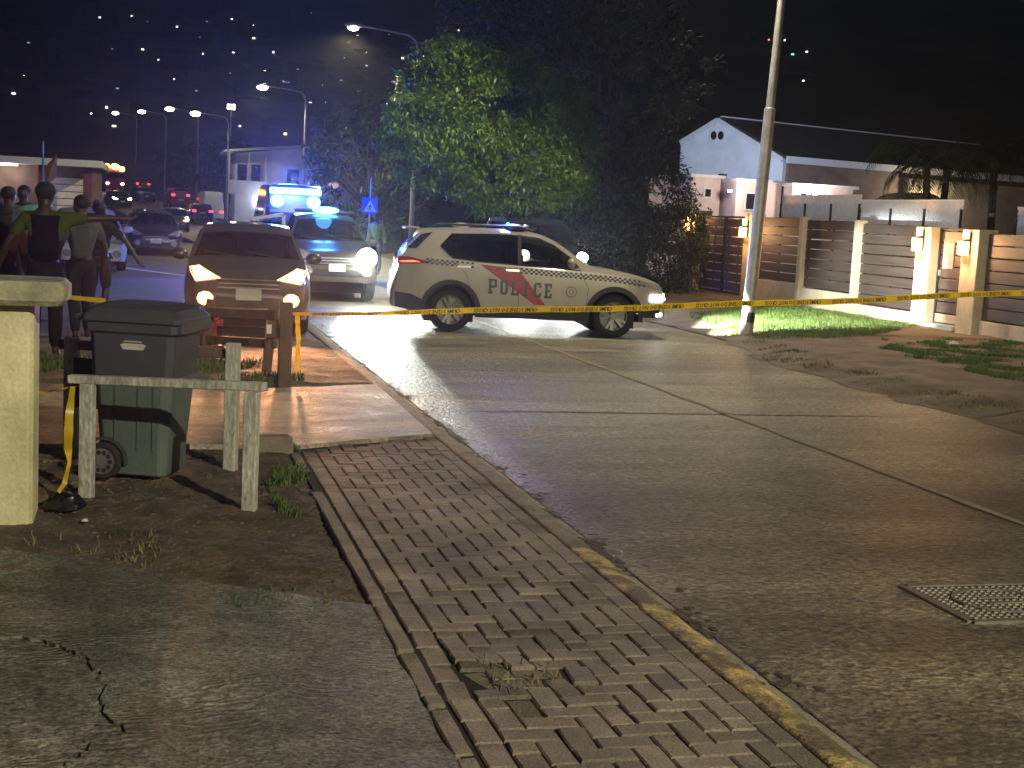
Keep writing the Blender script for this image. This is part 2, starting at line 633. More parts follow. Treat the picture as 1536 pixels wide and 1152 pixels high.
# concrete edging along the left of the pavement, cracked into lengths
M_edge = mat('edging concrete', (0.11, 0.098, 0.08), 0.85, col2=(0.24, 0.21, 0.17), scale=4, bump=0.6, bscale=60, coords='World', fine=0.25)
cuts = [2.0, 2.9, 3.55, 4.18, 4.62, 4.75, 5.25, 5.9, 6.02, 7.85, 8.4, 9.1, 9.8]
for a, b in zip(cuts[:-1], cuts[1:]):
    if 8.3 < a < 9.0: continue
    m_ = MB()
    nn = max(2, int((b - a) / .12))
    Lp, Rp = [], []
    for i in range(nn + 1):
        v = a + .012 + (b - a - .024) * i / nn
        Lp.append((0.982 + fbm(9, v * 2) * .007 + random.uniform(-.002, .002), v))
        Rp.append((1.052 + fbm(5, v * 4) * .006, v))
    m_.prism(Lp[::-1] + Rp, -0.12, 0.002 + random.uniform(-.012, .006))
    m_.build('edging_stone', M_edge, pave, bev=0.006)

# kerb with worn yellow paint, then the gutter
def extrude_v(name, prof, v0, v1, step, m, parent=None, jit=0.004, seed=0):
    V, Fq = [], []
    nn = int((v1 - v0) / step)
    k = len(prof)
    for i in range(nn + 1):
        v = v0 + (v1 - v0) * i / nn
        for q, (u, z) in enumerate(prof):
            V.append((u + fbm(q * 7 + seed, v * 2.3) * jit * 1.6, v, z + fbm(q * 3.1 + seed + 40, v * 3.1) * jit))
    for i in range(nn):
        for q in range(k - 1): Fq.append((i * k + q, i * k + q + 1, (i + 1) * k + q + 1, (i + 1) * k + q))
    return npmesh(name, V, Fq, m, parent, smooth=True)
M_kerb = mat('kerb concrete', (0.10, 0.085, 0.06), 0.85, col2=(0.24, 0.205, 0.15), scale=5, detail=9, bump=0.7, bscale=50, coords='World', fine=0.35, fscale=90)
M_yel = mat('worn yellow paint', (0.12, 0.095, 0.055), 0.8, col2=(0.58, 0.45, 0.15), scale=5, detail=15, bump=0.9, bscale=45, coords='World', fine=0.4, fscale=60)
kp = [(2.203, -0.12), (2.206, -0.004), (2.225, 0.004), (2.29, 0.002), (2.345, -0.012), (2.372, -0.05), (2.40, -0.075)]
gp = [(2.40, -0.0752), (2.43, -0.098), (2.48, -0.112), (2.528, -0.122), (2.533, -0.19)]
kerb = structure(extrude_v('kerb', kp, 7.0, 34, .12, M_kerb))
o = extrude_v('painted_kerb', kp, 1.5, 7.0, .06, M_yel, None, .006)
o.parent = kerb
# grit and broken mortar gathered where the gutter meets the road
V, Fq = [], []
nu_, nv_ = 16, 700
for j in range(nv_ + 1):
    v = 3.2 + j * .03
    for i in range(nu_ + 1):
        u = 2.43 + i * .03
        base = float(np.interp(u, [2.43, 2.48, 2.53, 2.56], [-.098, -.112, -.123, RZ]))
        V.append((u, v, base + .0045 + max(0, fbm(u * 14, v * 14)) * .010))
for j in range(nv_):
    for i in range(nu_):
        u, v = 2.43 + (i + .5) * .03, 3.2 + (j + .5) * .03
        if fbm(u * 5 + 3, v * 2.2) + .7 * fbm(u * 18, v * 16) > .10 + abs(u - 2.535) * 4.2 + (.15 if v < 5 else 0):
            a = j * (nu_ + 1) + i
            Fq.append((a, a + 1, a + nu_ + 2, a + nu_ + 1))
o = npmesh('gutter_grit', V, Fq, mat('dark grit', (.022, .019, .016), .95, col2=(.11, .09, .07), scale=16, bump=.8, bscale=60, coords='World', fine=.4), None, smooth=True)
tag(o, 'dark grit gathered along the gutter at the road edge', 'grit', kind='stuff')
M_gut = mat('gutter concrete', (0.15, 0.14, 0.11), 0.8, col2=(0.33, 0.31, 0.25), scale=6, detail=11, bump=0.7, bscale=40, coords='World', fine=0.35, fscale=60)
structure(extrude_v('gutter', gp, 1.5, 34, .12, M_gut, seed=11))

for _n in M_yel.node_tree.nodes:
    if _n.type == 'VALTORGB': _n.color_ramp.elements[0].position, _n.color_ramp.elements[1].position = .46, .66

# ---------------------------------------------------------------- left side: two driveways with dirt between them
def wig(pts, amp, step=.08, seed=0.0):
    out = []
    for (a, b) in zip(pts[:-1], pts[1:]):
        L = math.hypot(b[0] - a[0], b[1] - a[1])
        nn = max(1, int(L / step))
        for i in range(nn):
            f = i / nn
            x, y = a[0] + (b[0] - a[0]) * f, a[1] + (b[1] - a[1]) * f
            out.append((x + fbm(x * 4 + seed, y * 4) * amp, y + fbm(x * 4 + 30 + seed, y * 4) * amp))
    out.append(pts[-1])
    return out
crack = wig([(-6, 6.25), (-2.2, 6.1), (-.9, 5.75), (-.4, 5.54), (-.19, 5.26), (-.11, 5.04), (-.15, 4.86), (-.11, 4.66), (-.06, 4.53), (-.18, 4.46), (-.25, 4.24), (-.3, 3.6), (-.5, 2.0), (-.6, -3)], .05, .02)
crack = [(x + fbm(x * 16, y * 16, 4) * .035, y + fbm(x * 16, y * 16, 9) * .035) for x, y in crack]
far = wig([(-6, 9.2), (-2.0, 7.85), (-0.71, 7.05), (-0.32, 6.82), (0.03, 6.5), (0.39, 6.28), (0.68, 6.09), (0.975, 5.92)], .03, .06, 3)
near_r = wig([(0.975, 5.92), (0.97, 4.9), (0.98, 3.0), (0.98, -3)], .012, .1)
mb = MB()
mb.prism(([(p[0], p[1]) for p in far] + near_r[1:] + [p for p in crack[::-1]])[::-1], -0.14, 0.0)
drive = structure(mb.build('driveway', M_drive))
mb = MB()
mb.prism([(p[0] - .004, p[1] - .004) for p in crack] + [(-6, -3)], -0.14, -0.011)
mb.build('sunken_slab', M_drive, drive)

def patch(name, m, f_in, u0, u1, v0, v1, step, zfun):
    nu_, nv_ = int((u1 - u0) / step), int((v1 - v0) / step)
    V = [(u0 + (u1 - u0) * i / nu_, v0 + (v1 - v0) * j / nv_, 0) for j in range(nv_ + 1) for i in range(nu_ + 1)]
    V = [(x, y, zfun(x, y)) for x, y, _ in V]
    Fq = []
    for j in range(nv_):
        for i in range(nu_):
            a = j * (nu_ + 1) + i
            cxx, cyy = u0 + (i + .5) * (u1 - u0) / nu_, v0 + (j + .5) * (v1 - v0) / nv_
            if f_in(cxx, cyy): Fq.append((a, a + 1, a + nu_ + 2, a + nu_ + 1))
    return structure(npmesh(name, V, Fq, m, smooth=True))
def zdirt1(x, y):
    z = -0.012 + fbm(x * 1.7, y * 1.7) * .022 + fbm(x * 9, y * 9) * .009 + fbm(x * 24, y * 24) * .004
    if x > .9: z -= (x - .9) * .15
    return z
patch('dirt_strip', M_dirt, lambda x, y: True, -4, 1.04, 5.6, 10.2, .03, zdirt1)
mb = MB()
mb.prism(wig([(-4, 9.9), (0.31, 10.0), (1.04, 9.96), (1.6, 10.27), (2.2, 10.56)], .012, .1) + wig([(2.2, 13.66), (1.4, 13.3), (0.3, 13.0), (-.6, 12.75), (-4, 12.6)], .05, .1), -0.14, 0.018)
structure(mb.build('second_driveway', M_drive2, bev=.01))
def zdirt2(x, y):
    z = -0.005 + fbm(x * 1.1 + 5, y * 1.1) * .035 + fbm(x * 7, y * 7) * .012
    if y < 13.9: z -= .03
    return z
M_dirt2 = mat('rough roadside dirt', (0.05, 0.04, 0.03), 0.95, col2=(0.20, 0.15, 0.105), scale=2.4, detail=11, bump=1.0, bscale=22, coords='World', fine=0.35, fscale=50)
patch('rough_shoulder', M_dirt2, lambda x, y: True, -5, 2.2, 12.4, 18.6, .06, zdirt2)
mb = MB()
mb.prism([(-22, 18.3), (2.2, 18.3), (2.2, 40), (2.2, 62), (-22, 62)], -0.2, -0.02)
structure(mb.build('forecourt', M_asphalt))
m_ = MB()
m_.add([(-1.5, 38.2, -.016), (0.95, 33.5, -.016), (1.05, 33.9, -.016), (-1.4, 38.7, -.016)], [(0, 1, 2, 3)])
structure(m_.build('painted_line', M_white))

# ---------------------------------------------------------------- right-hand verge
def vedge(v):
    e = np.interp(v, [0, 11.8, 18, 20.9, 23.5, 27, 31, 38, 60], [8.5, 8.5, 8.6, 9.3, 9.6, 9.5, 9.4, 9.4, 9.4])
    return float(e) + fbm(2.5, v * .9) * .22 + fbm(7.5, v * 4) * .05
def sm(t):
    t = max(0, min(1, t)); return t * t * (3 - 2 * t)
V, Fq = [], []
n1, n2 = 70, 280
for j in range(n2 + 1):
    v = 2 + 58 * j / n2
    e = vedge(v)
    for i in range(n1 + 1):
        f = (i / n1) ** 1.5
        u = e + (15.5 - e) * f
        z = RZ + .001 + sm((u - e) / 1.2) * .12 + (fbm(u * 1.5, v * 1.5) * .03 + fbm(u * 6, v * 6) * .008) * sm((u - e) / .6)
        z += 0.05 * math.exp(-((u - e - .35) / .25) ** 2) * max(0, fbm(v * .8, 3) + .3)
        V.append((u, v, z))
for j in range(n2):
    for i in range(n1):
        a = j * (n1 + 1) + i
        Fq.append((a, a + 1, a + n1 + 2, a + n1 + 1))
structure(npmesh('verge', V, Fq, M_verge, smooth=True))
mb = MB()
mb.prism([(15.45, 0), (80, 0), (80, 100), (15.45, 100)], -.25, -.03)
structure(mb.build('yard', M_ground))

# ---------------------------------------------------------------- grass
M_grass = mat('grass blades', (0.045, 0.085, 0.015), 0.7, col2=(0.10, 0.16, 0.03), scale=1.5, coords='World', fine=.3, fscale=20)
M_dry = mat('dry weeds', (0.10, 0.10, 0.035), 0.8, col2=(0.20, 0.17, 0.07), scale=3, coords='World')
def in_poly(x, y, P):
    c = False
    for (x0, y0), (x1, y1) in zip(P, P[1:] + P[:1]):
        if (y0 > y) != (y1 > y) and x < (x1 - x0) * (y - y0) / (y1 - y0) + x0: c = not c
    return c
def grass(name, poly, count, h, wd, m, zf, label, thin=0.0):
    xs, ys = [p[0] for p in poly], [p[1] for p in poly]
    V, Fq = [], []
    tries = 0
    while len(Fq) < count and tries < count * 8:
        tries += 1
        x, y = random.uniform(min(xs), max(xs)), random.uniform(min(ys), max(ys))
        q = fbm(x * .9, y * .9) * .45
        if not in_poly(x + q, y + q * .8, poly): continue
        if thin and fbm(x * 1.6 + 9, y * 1.6) < thin * random.uniform(-.5, 1): continue
        a = random.uniform(0, 2 * PI)
        hh = h * random.uniform(.4, 1.25)
        lean = random.uniform(.1, .8) * hh
        la = random.uniform(0, 2 * PI)
        dx, dy = math.cos(a) * wd / 2, math.sin(a) * wd / 2
        z = zf(x, y) - .005
        b = len(V)
        mx, my = math.cos(la) * lean, math.sin(la) * lean
        V += [(x - dx, y - dy, z), (x + dx, y + dy, z), (x + dx * .7 + mx * .4, y + dy * .7 + my * .4, z + hh * .65), (x - dx * .7 + mx * .4, y - dy * .7 + my * .4, z + hh * .65),
              (x + mx, y + my, z + hh), (x + mx + dx * .1, y + my + dy * .1, z + hh * .99)]
        Fq += [(b, b + 1, b + 2, b + 3), (b + 3, b + 2, b + 5, b + 4)]
    o = npmesh(name, V, Fq, m)
    return tag(o, label, 'grass', kind='stuff')
def zverge(u, v):
    e = vedge(v)
    return RZ + sm((u - e) / 1.2) * .12 + fbm(u * 1.5, v * 1.5) * .03
gA = [(10.79, 26.25), (9.95, 22.59), (9.8, 21.3), (10.68, 20.9), (12.02, 21.5), (14.2, 23.7), (15.1, 24.9), (15.1, 30.2), (14.58, 30.82)]
grass('grass', gA, 42000, .075, .011, M_grass, zverge, 'bright green grass around the foot of the street lamp pole')
gB = [(11.34, 19.68), (11.1, 17.72), (10.78, 16.05), (10.61, 14.2), (12.5, 13.2), (15.1, 16), (15.1, 21.9), (13.76, 21.6)]
grass('grass', gB, 60000, .055, .010, M_grass, zverge, 'patchy grass on the verge outside the pedestrian gate', .22)
grass('weeds', [(0.72, 9.05), (.98, 9.2), (1.03, 8.2), (1.0, 7.75), (.85, 8.1)], 1300, .07, .010, M_grass, zdirt1, 'green weed tuft in the dirt beside the paved footpath')
grass('weeds', [(-.6, 7.4), (-.2, 7.3), (.1, 6.75), (0.0, 6.5), (-.5, 6.85)], 220, .05, .008, M_dry, zdirt1, 'dry weeds along the cracked driveway edge')
grass('weeds', [(.35, 6.5), (.95, 6.25), (.95, 5.9), (.4, 6.2)], 120, .04, .008, M_grass, zdirt1, 'low weeds in the joint between dirt and driveway')
grass('weeds', [(-2, 14.2), (.9, 14.6), (1.3, 15.6), (-.3, 15.4), (-2, 15.6)], 5500, .075, .014, M_grass, zdirt2, 'strip of grass behind the wheelie bin')
grass('weeds', [(.2, 13.2), (1.5, 13.9), (1.55, 14.4), (.2, 13.9)], 1800, .07, .012, M_grass, zdirt2, 'grass growing along the far edge of the second driveway')
grass('weeds', [(.75, 10.0), (1.06, 10.02), (1.08, 9.8), (.78, 9.72)], 260, .07, .010, M_grass, zdirt1, 'small weed at the corner of the footpath and second driveway')
grass('weeds', [(1.3, 5.12), (1.55, 4.95), (1.5, 4.7), (1.28, 4.78)], 90, .05, .008, M_dry, lambda x, y: .0, 'dry weed growing between the broken paving bricks')
_e = [vedge(v) for v in np.linspace(9, 23, 60)]
edge_poly = [(e + .25, v) for e, v in zip(_e, np.linspace(9, 23, 60))] + [(e + .75, v) for e, v in list(zip(_e, np.linspace(9, 23, 60)))[::-1]]
grass('weeds', edge_poly, 9000, .045, .010, M_dry, zverge, 'dry weeds and leaf litter along the right edge of the road', .6)
# loose stones and clods over the dirt strip
mb = MB()
for i in range(1100):
    x, y = random.uniform(-1.6, .95), random.uniform(6.0, 9.8)
    if i % 9 == 0: x, y = random.choice(crack[-260:-40]); x += random.gauss(0, .03); y += random.gauss(0, .03)
    if i % 9 == 1: x = random.uniform(-.9, .9); y = float(np.interp(x, [-.71, -.32, .03, .39, .68, 1.0], [7.05, 6.82, 6.5, 6.28, 6.09, 5.95])) + random.gauss(0, .035)
    r = random.uniform(.004, .016) * (2.2 if random.random() < .05 else 1)
    mb.ball((x, y, zdirt1(x, y) if y > 5.9 else 0), (r * random.uniform(.7, 1.4), r, r * .6), 5, 3)
tag(mb.build('gravel', mat('loose stones', (.05, .042, .034), .9, col2=(.17, .145, .115), scale=40, coords='World'), weld=False), 'small loose stones scattered over the dirt by the driveway', 'gravel', kind='stuff')
# ================================================================= STREET LAMPS
M_galv = mat('galvanised steel', (0.34, 0.34, 0.31), 0.5, 0.35, var=0.25, scale=5, bump=.15, bscale=40)
M_dark = mat('dark metal', (0.03, 0.03, 0.032), 0.5, 0.3, var=.3, scale=10)
M_lampglow = emit('lamp glow', (1.0, 0.88, 0.66), 60)
M_lampfar = emit('far lamp glow', (1.0, 0.85, 0.62), 45)

def street_lamp(u, v, label, watts=0, z0=0.0, n=12, armlen=2.3, col=(1.0, 0.86, 0.60), ang=160, h=8.7, blend=.3, extra_spots=()):
    t = thing('street_lamp', label, 'street lamp', (u, v, z0), 0, 'street lamps along the road')
    m_ = MB()
    m_.tube([(0, 0, -.1), (0, 0, 3.84), (0, 0, 3.86), (0, 0, h - .9), (-.02, 0, h - .55), (-.12, 0, h - .25), (-.35, 0, h - .06), (-.7, 0, h), (-armlen, 0, h + .16)],
            [.115, .098, .075, .058, .052, .048, .045, .042, .036], n)
    m_.build('pole', M_galv, t, smooth=True)
    m_ = MB()
    m_.lathe([(.121, .16), (.121, .34)], n=n)
    m_.build('rubber_band', M_dark, t)
    m_ = MB()
    m_.tube([(-armlen + .1, 0, h + .155), (-armlen - .1, 0, h + .17), (-armlen - .45, 0, h + .17), (-armlen - .62, 0, h + .16)], [.05, .11, .12, .04], n)
    hd = m_.build('lamp_head', M_galv, t, smooth=True)
    m_ = MB()
    q_ = 1 if v < 70 else 1.5 if v < 100 else 1.9
    m_.ball((-armlen - .3, 0, h + .05), (.21 * q_, .13 * q_, .10 * q_), 12, 8)
    m_.build('lens', M_lampglow if v < 130 else M_lampfar, hd, smooth=True)
    if watts:
        lamp('lamp_light', 'SPOT', (-armlen - .3, 0, h - .12), watts, col, t, (-armlen - .3 - .8, 0, 0), .12, ang, blend)
    for (tg, wt, an) in extra_spots:                                   # added narrow spots, brightening the tree and fence
        lamp('lamp_light', 'SPOT', (-armlen - .3, 0, h - .13), wt, col, t, (tg[0] - u, tg[1] - v, tg[2] - z0), .12, an, .8)
    return t

street_lamp(10.06, -9.5, 'street lamp on the near side behind the viewer', 15000, col=(1.0, .87, .58), armlen=2.2, ang=172, blend=.15)
street_lamp(10.06, 22.0, 'tall pale street lamp pole rising from the grass in front of the slatted fence', 3000, ang=122, blend=.5, extra_spots=[((8.3, 32.2, 2.5), 9000, 24), ((6.0, 33.2, 4.3), 15000, 22), ((15.6, 28.0, 2.0), 2600, 58)])
COL.objects['street_lamp.001'].rotation_euler = (0, math.radians(2.2), 0)
l1 = street_lamp(9.95, 54, 'curved street lamp above the left edge of the leafy tree, decoration on its pole', 5200, col=(1.0, .88, .45))
street_lamp(8.75, 84, 'street lamp standing in front of the white two storey building', 2600)
street_lamp(5.7, 113, 'street lamp just left of the white two storey building', 1500)
street_lamp(3.9, 132, 'fourth street lamp along the road from the leafy tree', 0, zg(132), 6)
street_lamp(1.2, 158, 'small far street lamp, fifth along the road from the leafy tree', 0, zg(158), 6)
street_lamp(-2.2, 182, 'small far street lamp, second farthest along the road', 0, zg(182), 6)
street_lamp(-6.2, 212, 'farthest tiny street lamp at the end of the road', 0, zg(212), 6)
# festive frame hung on the lamp pole
M_deco = mat('decoration tinsel', (0.32, 0.25, 0.16), 0.6, var=.4, scale=9)
t = thing('pole_decoration', 'tinsel festive figure hanging from a bracket on the lamp pole beside the tree', 'decoration', (9.95, 54, 0))
m_ = MB(); m_.tube([(0, -.05, 7.0), (-.95, -.05, 7.03)], .02, 6); m_.build('bracket', M_galv, t)
m_ = MB()
m_.ball((-.5, -.06, 6.1), (.42, .07, .62), 14, 8); m_.ball((-.75, -.06, 6.78), (.16, .06, .2), 10, 6)
for k in range(5):
    a = .5 + k * 1.257
    m_.tube([(-.75, -.06, 6.78), (-.75 + .3 * math.cos(a), -.06, 6.78 + .3 * math.sin(a))], [.06, .015], 6)
m_.tube([(-.62, -.06, 5.6), (-.85, -.06, 5.15)], [.14, .03], 7)
m_.build('tinsel_figure', M_deco, t, smooth=True)

# high floodlight down the road
t = thing('floodlight', 'bright white floodlight on a mast left of the white building', 'floodlight', (8.1, 156, 0))
m_ = MB(); m_.tube([(0, 0, zg(156) - .3), (0, 0, 12.4)], [.12, .08], 8); m_.build('mast', M_galv, t)
m_ = MB(); m_.box((0, -.1, 12.4), (.9, .15, .6)); m_.build('housing', M_dark, t)
m_ = MB(); m_.box((0, -.2, 12.4), (.8, .05, .5)); m_.build('lens', emit('flood glow', (1.0, .93, .8), 60), t)

# ================================================================= SLATTED FENCE, GATES, WALL LIGHTS
FU = 15.3
M_cream = mat('cream render', (0.42, 0.37, 0.28), 0.85, var=.18, scale=3, bump=.3, bscale=50, fine=.1)
M_slat = mat('brown slat', (0.036, 0.027, 0.024), 0.6, col2=(0.068, 0.052, 0.046), scale=3, stretch=(1, .35, 5), bump=.25, bscale=25, coords='World')
M_gate = mat('gate slat', (0.06, 0.044, 0.042), 0.5, col2=(0.095, 0.072, 0.066), scale=3, stretch=(1, .35, 5), bump=.25, bscale=25, coords='World')
def slats(parent, v0, v1, z0, z1, n, m, gap=.022, dep=.03, u=FU):
    h = (z1 - z0) / n
    for k in range(n):
        m_ = MB()
        m_.box((u + random.uniform(-.006, .006), (v0 + v1) / 2, z0 + (k + .5) * h + random.uniform(-.003, .003)), (dep, v1 - v0, h - gap))
        m_.build('slat', m, parent, bev=.005)
    m_ = MB()
    for v in (v0 + .05, (v0 + v1) / 2, v1 - .05): m_.box((u + .045, v, (z0 + z1) / 2), (.04, .05, z1 - z0))
    m_.build('rail', M_dark, parent)
def panel(v0, v1, zb, zt, n, label):
    t = thing('slatted_fence', label, 'fence panel', (0, 0, 0), 0, 'slatted panels of the front fence')
    m_ = MB(); m_.box((FU + .04, (v0 + v1) / 2, (zb - .4) / 2), (.22, v1 - v0, zb + .4)); m_.build('base_wall', M_cream, t, bev=.01)
    slats(t, v0 + .02, v1 - .02, zb + .02, zt, n, M_slat)
panel(30.62, 33.18, .50, 2.12, 7, 'brown slatted fence panel beside the wide driveway gate')
panel(27.9, 30.38, .44, 2.08, 7, 'brown slatted fence panel between the two slim cream posts')
panel(25.12, 27.68, .24, 2.03, 8, 'brown slatted fence panel left of the pedestrian gate, above the brightly lit base')
panel(14.2, 22.88, .26, 1.92, 7, 'purplish slatted fence panel right of the pedestrian gate')
def pillar(v0, v1, zt, label, w=.34, cap=False):
    t = thing('gate_pillar' if w > .3 else 'fence_post', label, 'pillar' if w > .3 else 'post', (FU, (v0 + v1) / 2, 0), 0)
    m_ = MB(); m_.box((0, 0, zt / 2 - .1), (w, v1 - v0, zt + .2)); m_.build('shaft', M_cream, t, bev=.012)
    if cap:
        m_ = MB(); m_.box((0, 0, zt + .025), (w + .06, v1 - v0 + .06, .05)); m_.build('cap', M_cream, t, bev=.01)
    return t
pillar(36.9, 37.5, 2.2, 'cream pillar at the left end of the driveway gate with a wall light', .5, True)
pillar(33.2, 33.62, 2.2, 'cream pillar between driveway gate and slatted panel, partly behind the lamp pole', .4)
pillar(30.4, 30.6, 2.15, 'slim cream fence post nearest the lamp pole', .24)
pillar(27.7, 27.88, 2.1, 'slim cream fence post in the middle of the slatted fence', .24)
pillar(24.55, 25.1, 2.0, 'cream pillar left of the pedestrian gate, glowing under its wall light', .42)
pillar(22.9, 23.45, 1.98, 'cream pillar right of the pedestrian gate, glowing under its wall light', .42)
# gates
t = thing('driveway_gate', 'wide double driveway gate of dark slats between two lit pillars', 'gate', (0, 0, 0))
for a, b in ((33.66, 35.22), (35.26, 36.86)):
    m_ = MB()
    for v in (a + .03, b - .03): m_.box((FU - .02, v, 1.06), (.05, .06, 2.1))
    m_.box((FU - .02, (a + b) / 2, 2.09), (.05, b - a - .122, .05)); m_.box((FU - .02, (a + b) / 2, .04), (.05, b - a - .122, .06))
    m_.build('gate_frame', M_dark, t)
    slats(t, a + .07, b - .07, .09, 2.05, 8, M_gate)
t = thing('pedestrian_gate', 'narrow slatted pedestrian gate with a white notice, between two glowing pillars', 'gate', (0, 0, 0))
m_ = MB()
for v in (23.5, 24.5): m_.box((FU, v, 1.02), (.06, .05, 1.95))
m_.box((FU, 24, 1.97), (.06, .94, .05)); m_.build('gate_frame', M_dark, t)
slats(t, 23.54, 24.46, .3, 1.93, 7, M_gate)
m_ = MB(); m_.box((FU, 24, .2), (.05, .94, .17)); m_.build('kick_panel', M_cream, t)
m_ = MB(); m_.box((FU - .03, 24.16, 1.45), (.012, .36, .52)); nb = m_.build('notice', mat('notice paper', (.30, .29, .36), .6, var=.08), t)
m_ = MB()
for k in range(6): m_.box((FU - .0385, 24.16 + (.03 if k == 5 else 0), 1.64 - k * .07), (.003, .26 - (.08 if k in (2, 5) else 0), .018))
m_.build('print', mat('faint print', (.3, .29, .36), .7), nb)
m_ = MB(); m_.box((FU - .05, 24.4, 1.1), (.05, .03, .12)); m_.build('handle', M_galv, t)
m_ = MB(); m_.box((FU - .1, 24, .045), (.3, 1.0, .09)); m_.build('threshold', mat('pale blue step', (.35, .45, .48), .6), t)

M_warm = emit('warm wall lamp', (1.0, 0.45, 0.14), 14)
def wall_light(v, z, label, watts=30, u=FU - .22):
    t = thing('wall_light', label, 'wall light', (u, v, z), 0, 'wall lights on the fence pillars')
    m_ = MB(); m_.box((-.012, 0, 0), (.024, .12, .42)); m_.build('back_plate', M_dark, t)
    m_ = MB(); m_.box((-.10, .02, -.1), (.15, .17, .27), taper=1.0); m_.build('lamp_glass', M_warm, t, bev=.015)
    m_ = MB(); m_.box((-.10, .02, .035), (.15, .17, .03)); m_.build('lamp_cap', M_dark, t, bev=.006)
    m_ = MB(); m_.box((-.075, 0, .16), (.09, .10, .16)); m_.build('upper_glass', M_warm, t, bev=.012)
    lamp('bulb', 'POINT', (-.30, 0, -.05), watts * 3.2, (1.0, .52, .20), t, size=.06)
wall_light(37.2, 1.85, 'warm wall light on the left end pillar, partly wrapped in leaves', 36, FU - .26)
wall_light(33.4, 1.8, 'warm wall light beside the street lamp pole', 26)
wall_light(24.86, 1.74, 'warm wall light on the pillar left of the pedestrian gate', 36)
wall_light(23.2, 1.72, 'warm wall light on the pillar right of the pedestrian gate', 36)

# white lattice screens behind the fence
M_lat = mat('white lattice', (.62, .62, .66), .6, var=.1)
def lattice(u, v0, v1, z0, z1, label):
    t = thing('lattice_fence', label, 'lattice fence', (0, 0, 0), 0, 'white lattice screens above the fence')
    m_ = MB()
    H_, L_ = z1 - z0, v1 - v0
    p = .085
    for sgn in (1, -1):
        k = -H_
        while k < L_:
            a0, b0 = max(0, k), min(L_, k + H_)
            if b0 - a0 > .02:
                za, zb_ = (a0 - k), (b0 - k)
                if sgn < 0: za, zb_ = H_ - za, H_ - zb_
                m_.beam((u + sgn * .006, v0 + a0, z0 + za), (u + sgn * .006, v0 + b0, z0 + zb_), .010, .048, up=(0, 0, 1))
            k += p
    o = m_.build('lattice', M_lat, t, weld=False); o['kind'] = 'stuff'
    m_ = MB()
    for z in (z0, z1): m_.box((u, (v0 + v1) / 2, z), (.04, L_, .05))
    m_.build('frame', M_lat, t)
    nn = max(2, int(L_ / 1.25))
    for k in range(nn + 1):
        m_ = MB(); m_.box((u - .04, v0 + L_ * k / nn, z0 + H_ * .3), (.035, .04, H_ * .95)); m_.build('stake', M_dark, t)
lattice(15.85, 28.88, 33.0, 1.82, 2.68, 'bluish white lattice screen over the slatted panels beside the lamp pole')
lattice(15.85, 24.7, 28.84, 1.8, 2.56, 'white lattice screen left of the gap with the palms')
lattice(15.85, 17, 22.85, 1.6, 2.42, 'white lattice screen at the right edge above the purplish panel')

# ================================================================= HOUSES
M_whitewall = mat('white wall', (.66, .66, .68), .85, var=.12, scale=1.2, bump=.15, bscale=30, fine=.06)
M_roof = mat('dark roof', (.028, .026, .028), .8, var=.35, scale=3)
M_brown = mat('brown wall', (.16, .105, .085), .85, var=.3, scale=1.5)
M_tan = mat('tan wall', (.34, .27, .18), .85, var=.2, scale=1.2)
M_pink = mat('pinkish wall', (.60, .49, .44), .85, var=.15, scale=2)
M_win = mat('dark window glass', (.012, .014, .018), .12, var=.3)
M_trim = mat('white trim', (.6, .6, .6), .6, var=.1)

def lerp(a, b, f): return tuple(x + (y - x) * f for x, y in zip(a, b))
# white gabled house with a long low roof
A, B = (26.84, 55.8), (23.9, 60.6)
h = thing('gabled_house', 'white gabled house with a long dark roof behind the lattice fence', 'house', (0, 0, 0))
apx = lerp(B, A, .36)
far_r = (44.0, 60.5)                         # along the long side, beyond the frame
ridge_r = (42.0, 64.5)
back_r = (39.0, 68)
zA, zB, zP = 5.0, 5.75, 6.75
m_ = MB()
m_.add([(*A, -.2), (*B, -.2), (*B, zB), (*apx, zP), (*A, zA)], [(0, 1, 2, 3, 4)])
n_ = Vector((A[1] - B[1], B[0] - A[0], 0)).normalized() * .25
vs = [(*A, -.2), (*B, -.2), (*B, zB), (*apx, zP), (*A, zA)]
vs2 = [(x - n_.x * -1, y - n_.y * -1, z) for x, y, z in vs]
m_ = MB(); m_.add(vs + vs2, [(4, 3, 2, 1, 0), (5, 6, 7, 8, 9), (0, 1, 6, 5), (1, 2, 7, 6), (2, 3, 8, 7), (3, 4, 9, 8), (4, 0, 5, 9)])
m_.build('gable_wall', M_whitewall, h)
m_ = MB(); m_.beam((*A, 2.4), (*far_r, 2.4), .3, 5.1); m_.build('long_wall', M_brown, h)
seg0, seg1 = lerp(A, far_r, .40), lerp(A, far_r, .98)
m_ = MB(); m_.beam((seg0[0], seg0[1] - .3, 2.2), (seg1[0], seg1[1] - .3, 2.2), .3, 4.6); m_.build('tan_wall', M_tan, h)
m_ = MB()
ra, rb = (A[0] - .2, A[1] - .4), (far_r[0], far_r[1] - .4)
m_.add([(*ra, zA + .02), (*rb, zA + .02), (*ridge_r, zP + .06), (*apx, zP + .06), (B[0] - .3, B[1] + .2, zB + .03), (*back_r, zB),
        (*ra, zA - .1), (*rb, zA - .1), (*ridge_r, zP - .08), (*apx, zP - .08), (B[0] - .3, B[1] + .2, zB - .1), (*back_r, zB - .1)],
       [(0, 1, 2, 3), (3, 2, 5, 4), (9, 8, 7, 6), (10, 11, 8, 9), (0, 6, 7, 1), (0, 3, 9, 6), (3, 4, 10, 9)])
m_.build('roof', M_roof, h)
m_ = MB(); m_.beam((*apx, zP + .08), (*ridge_r, zP + .08), .22, .05); m_.build('ridge_cap', M_trim, h)
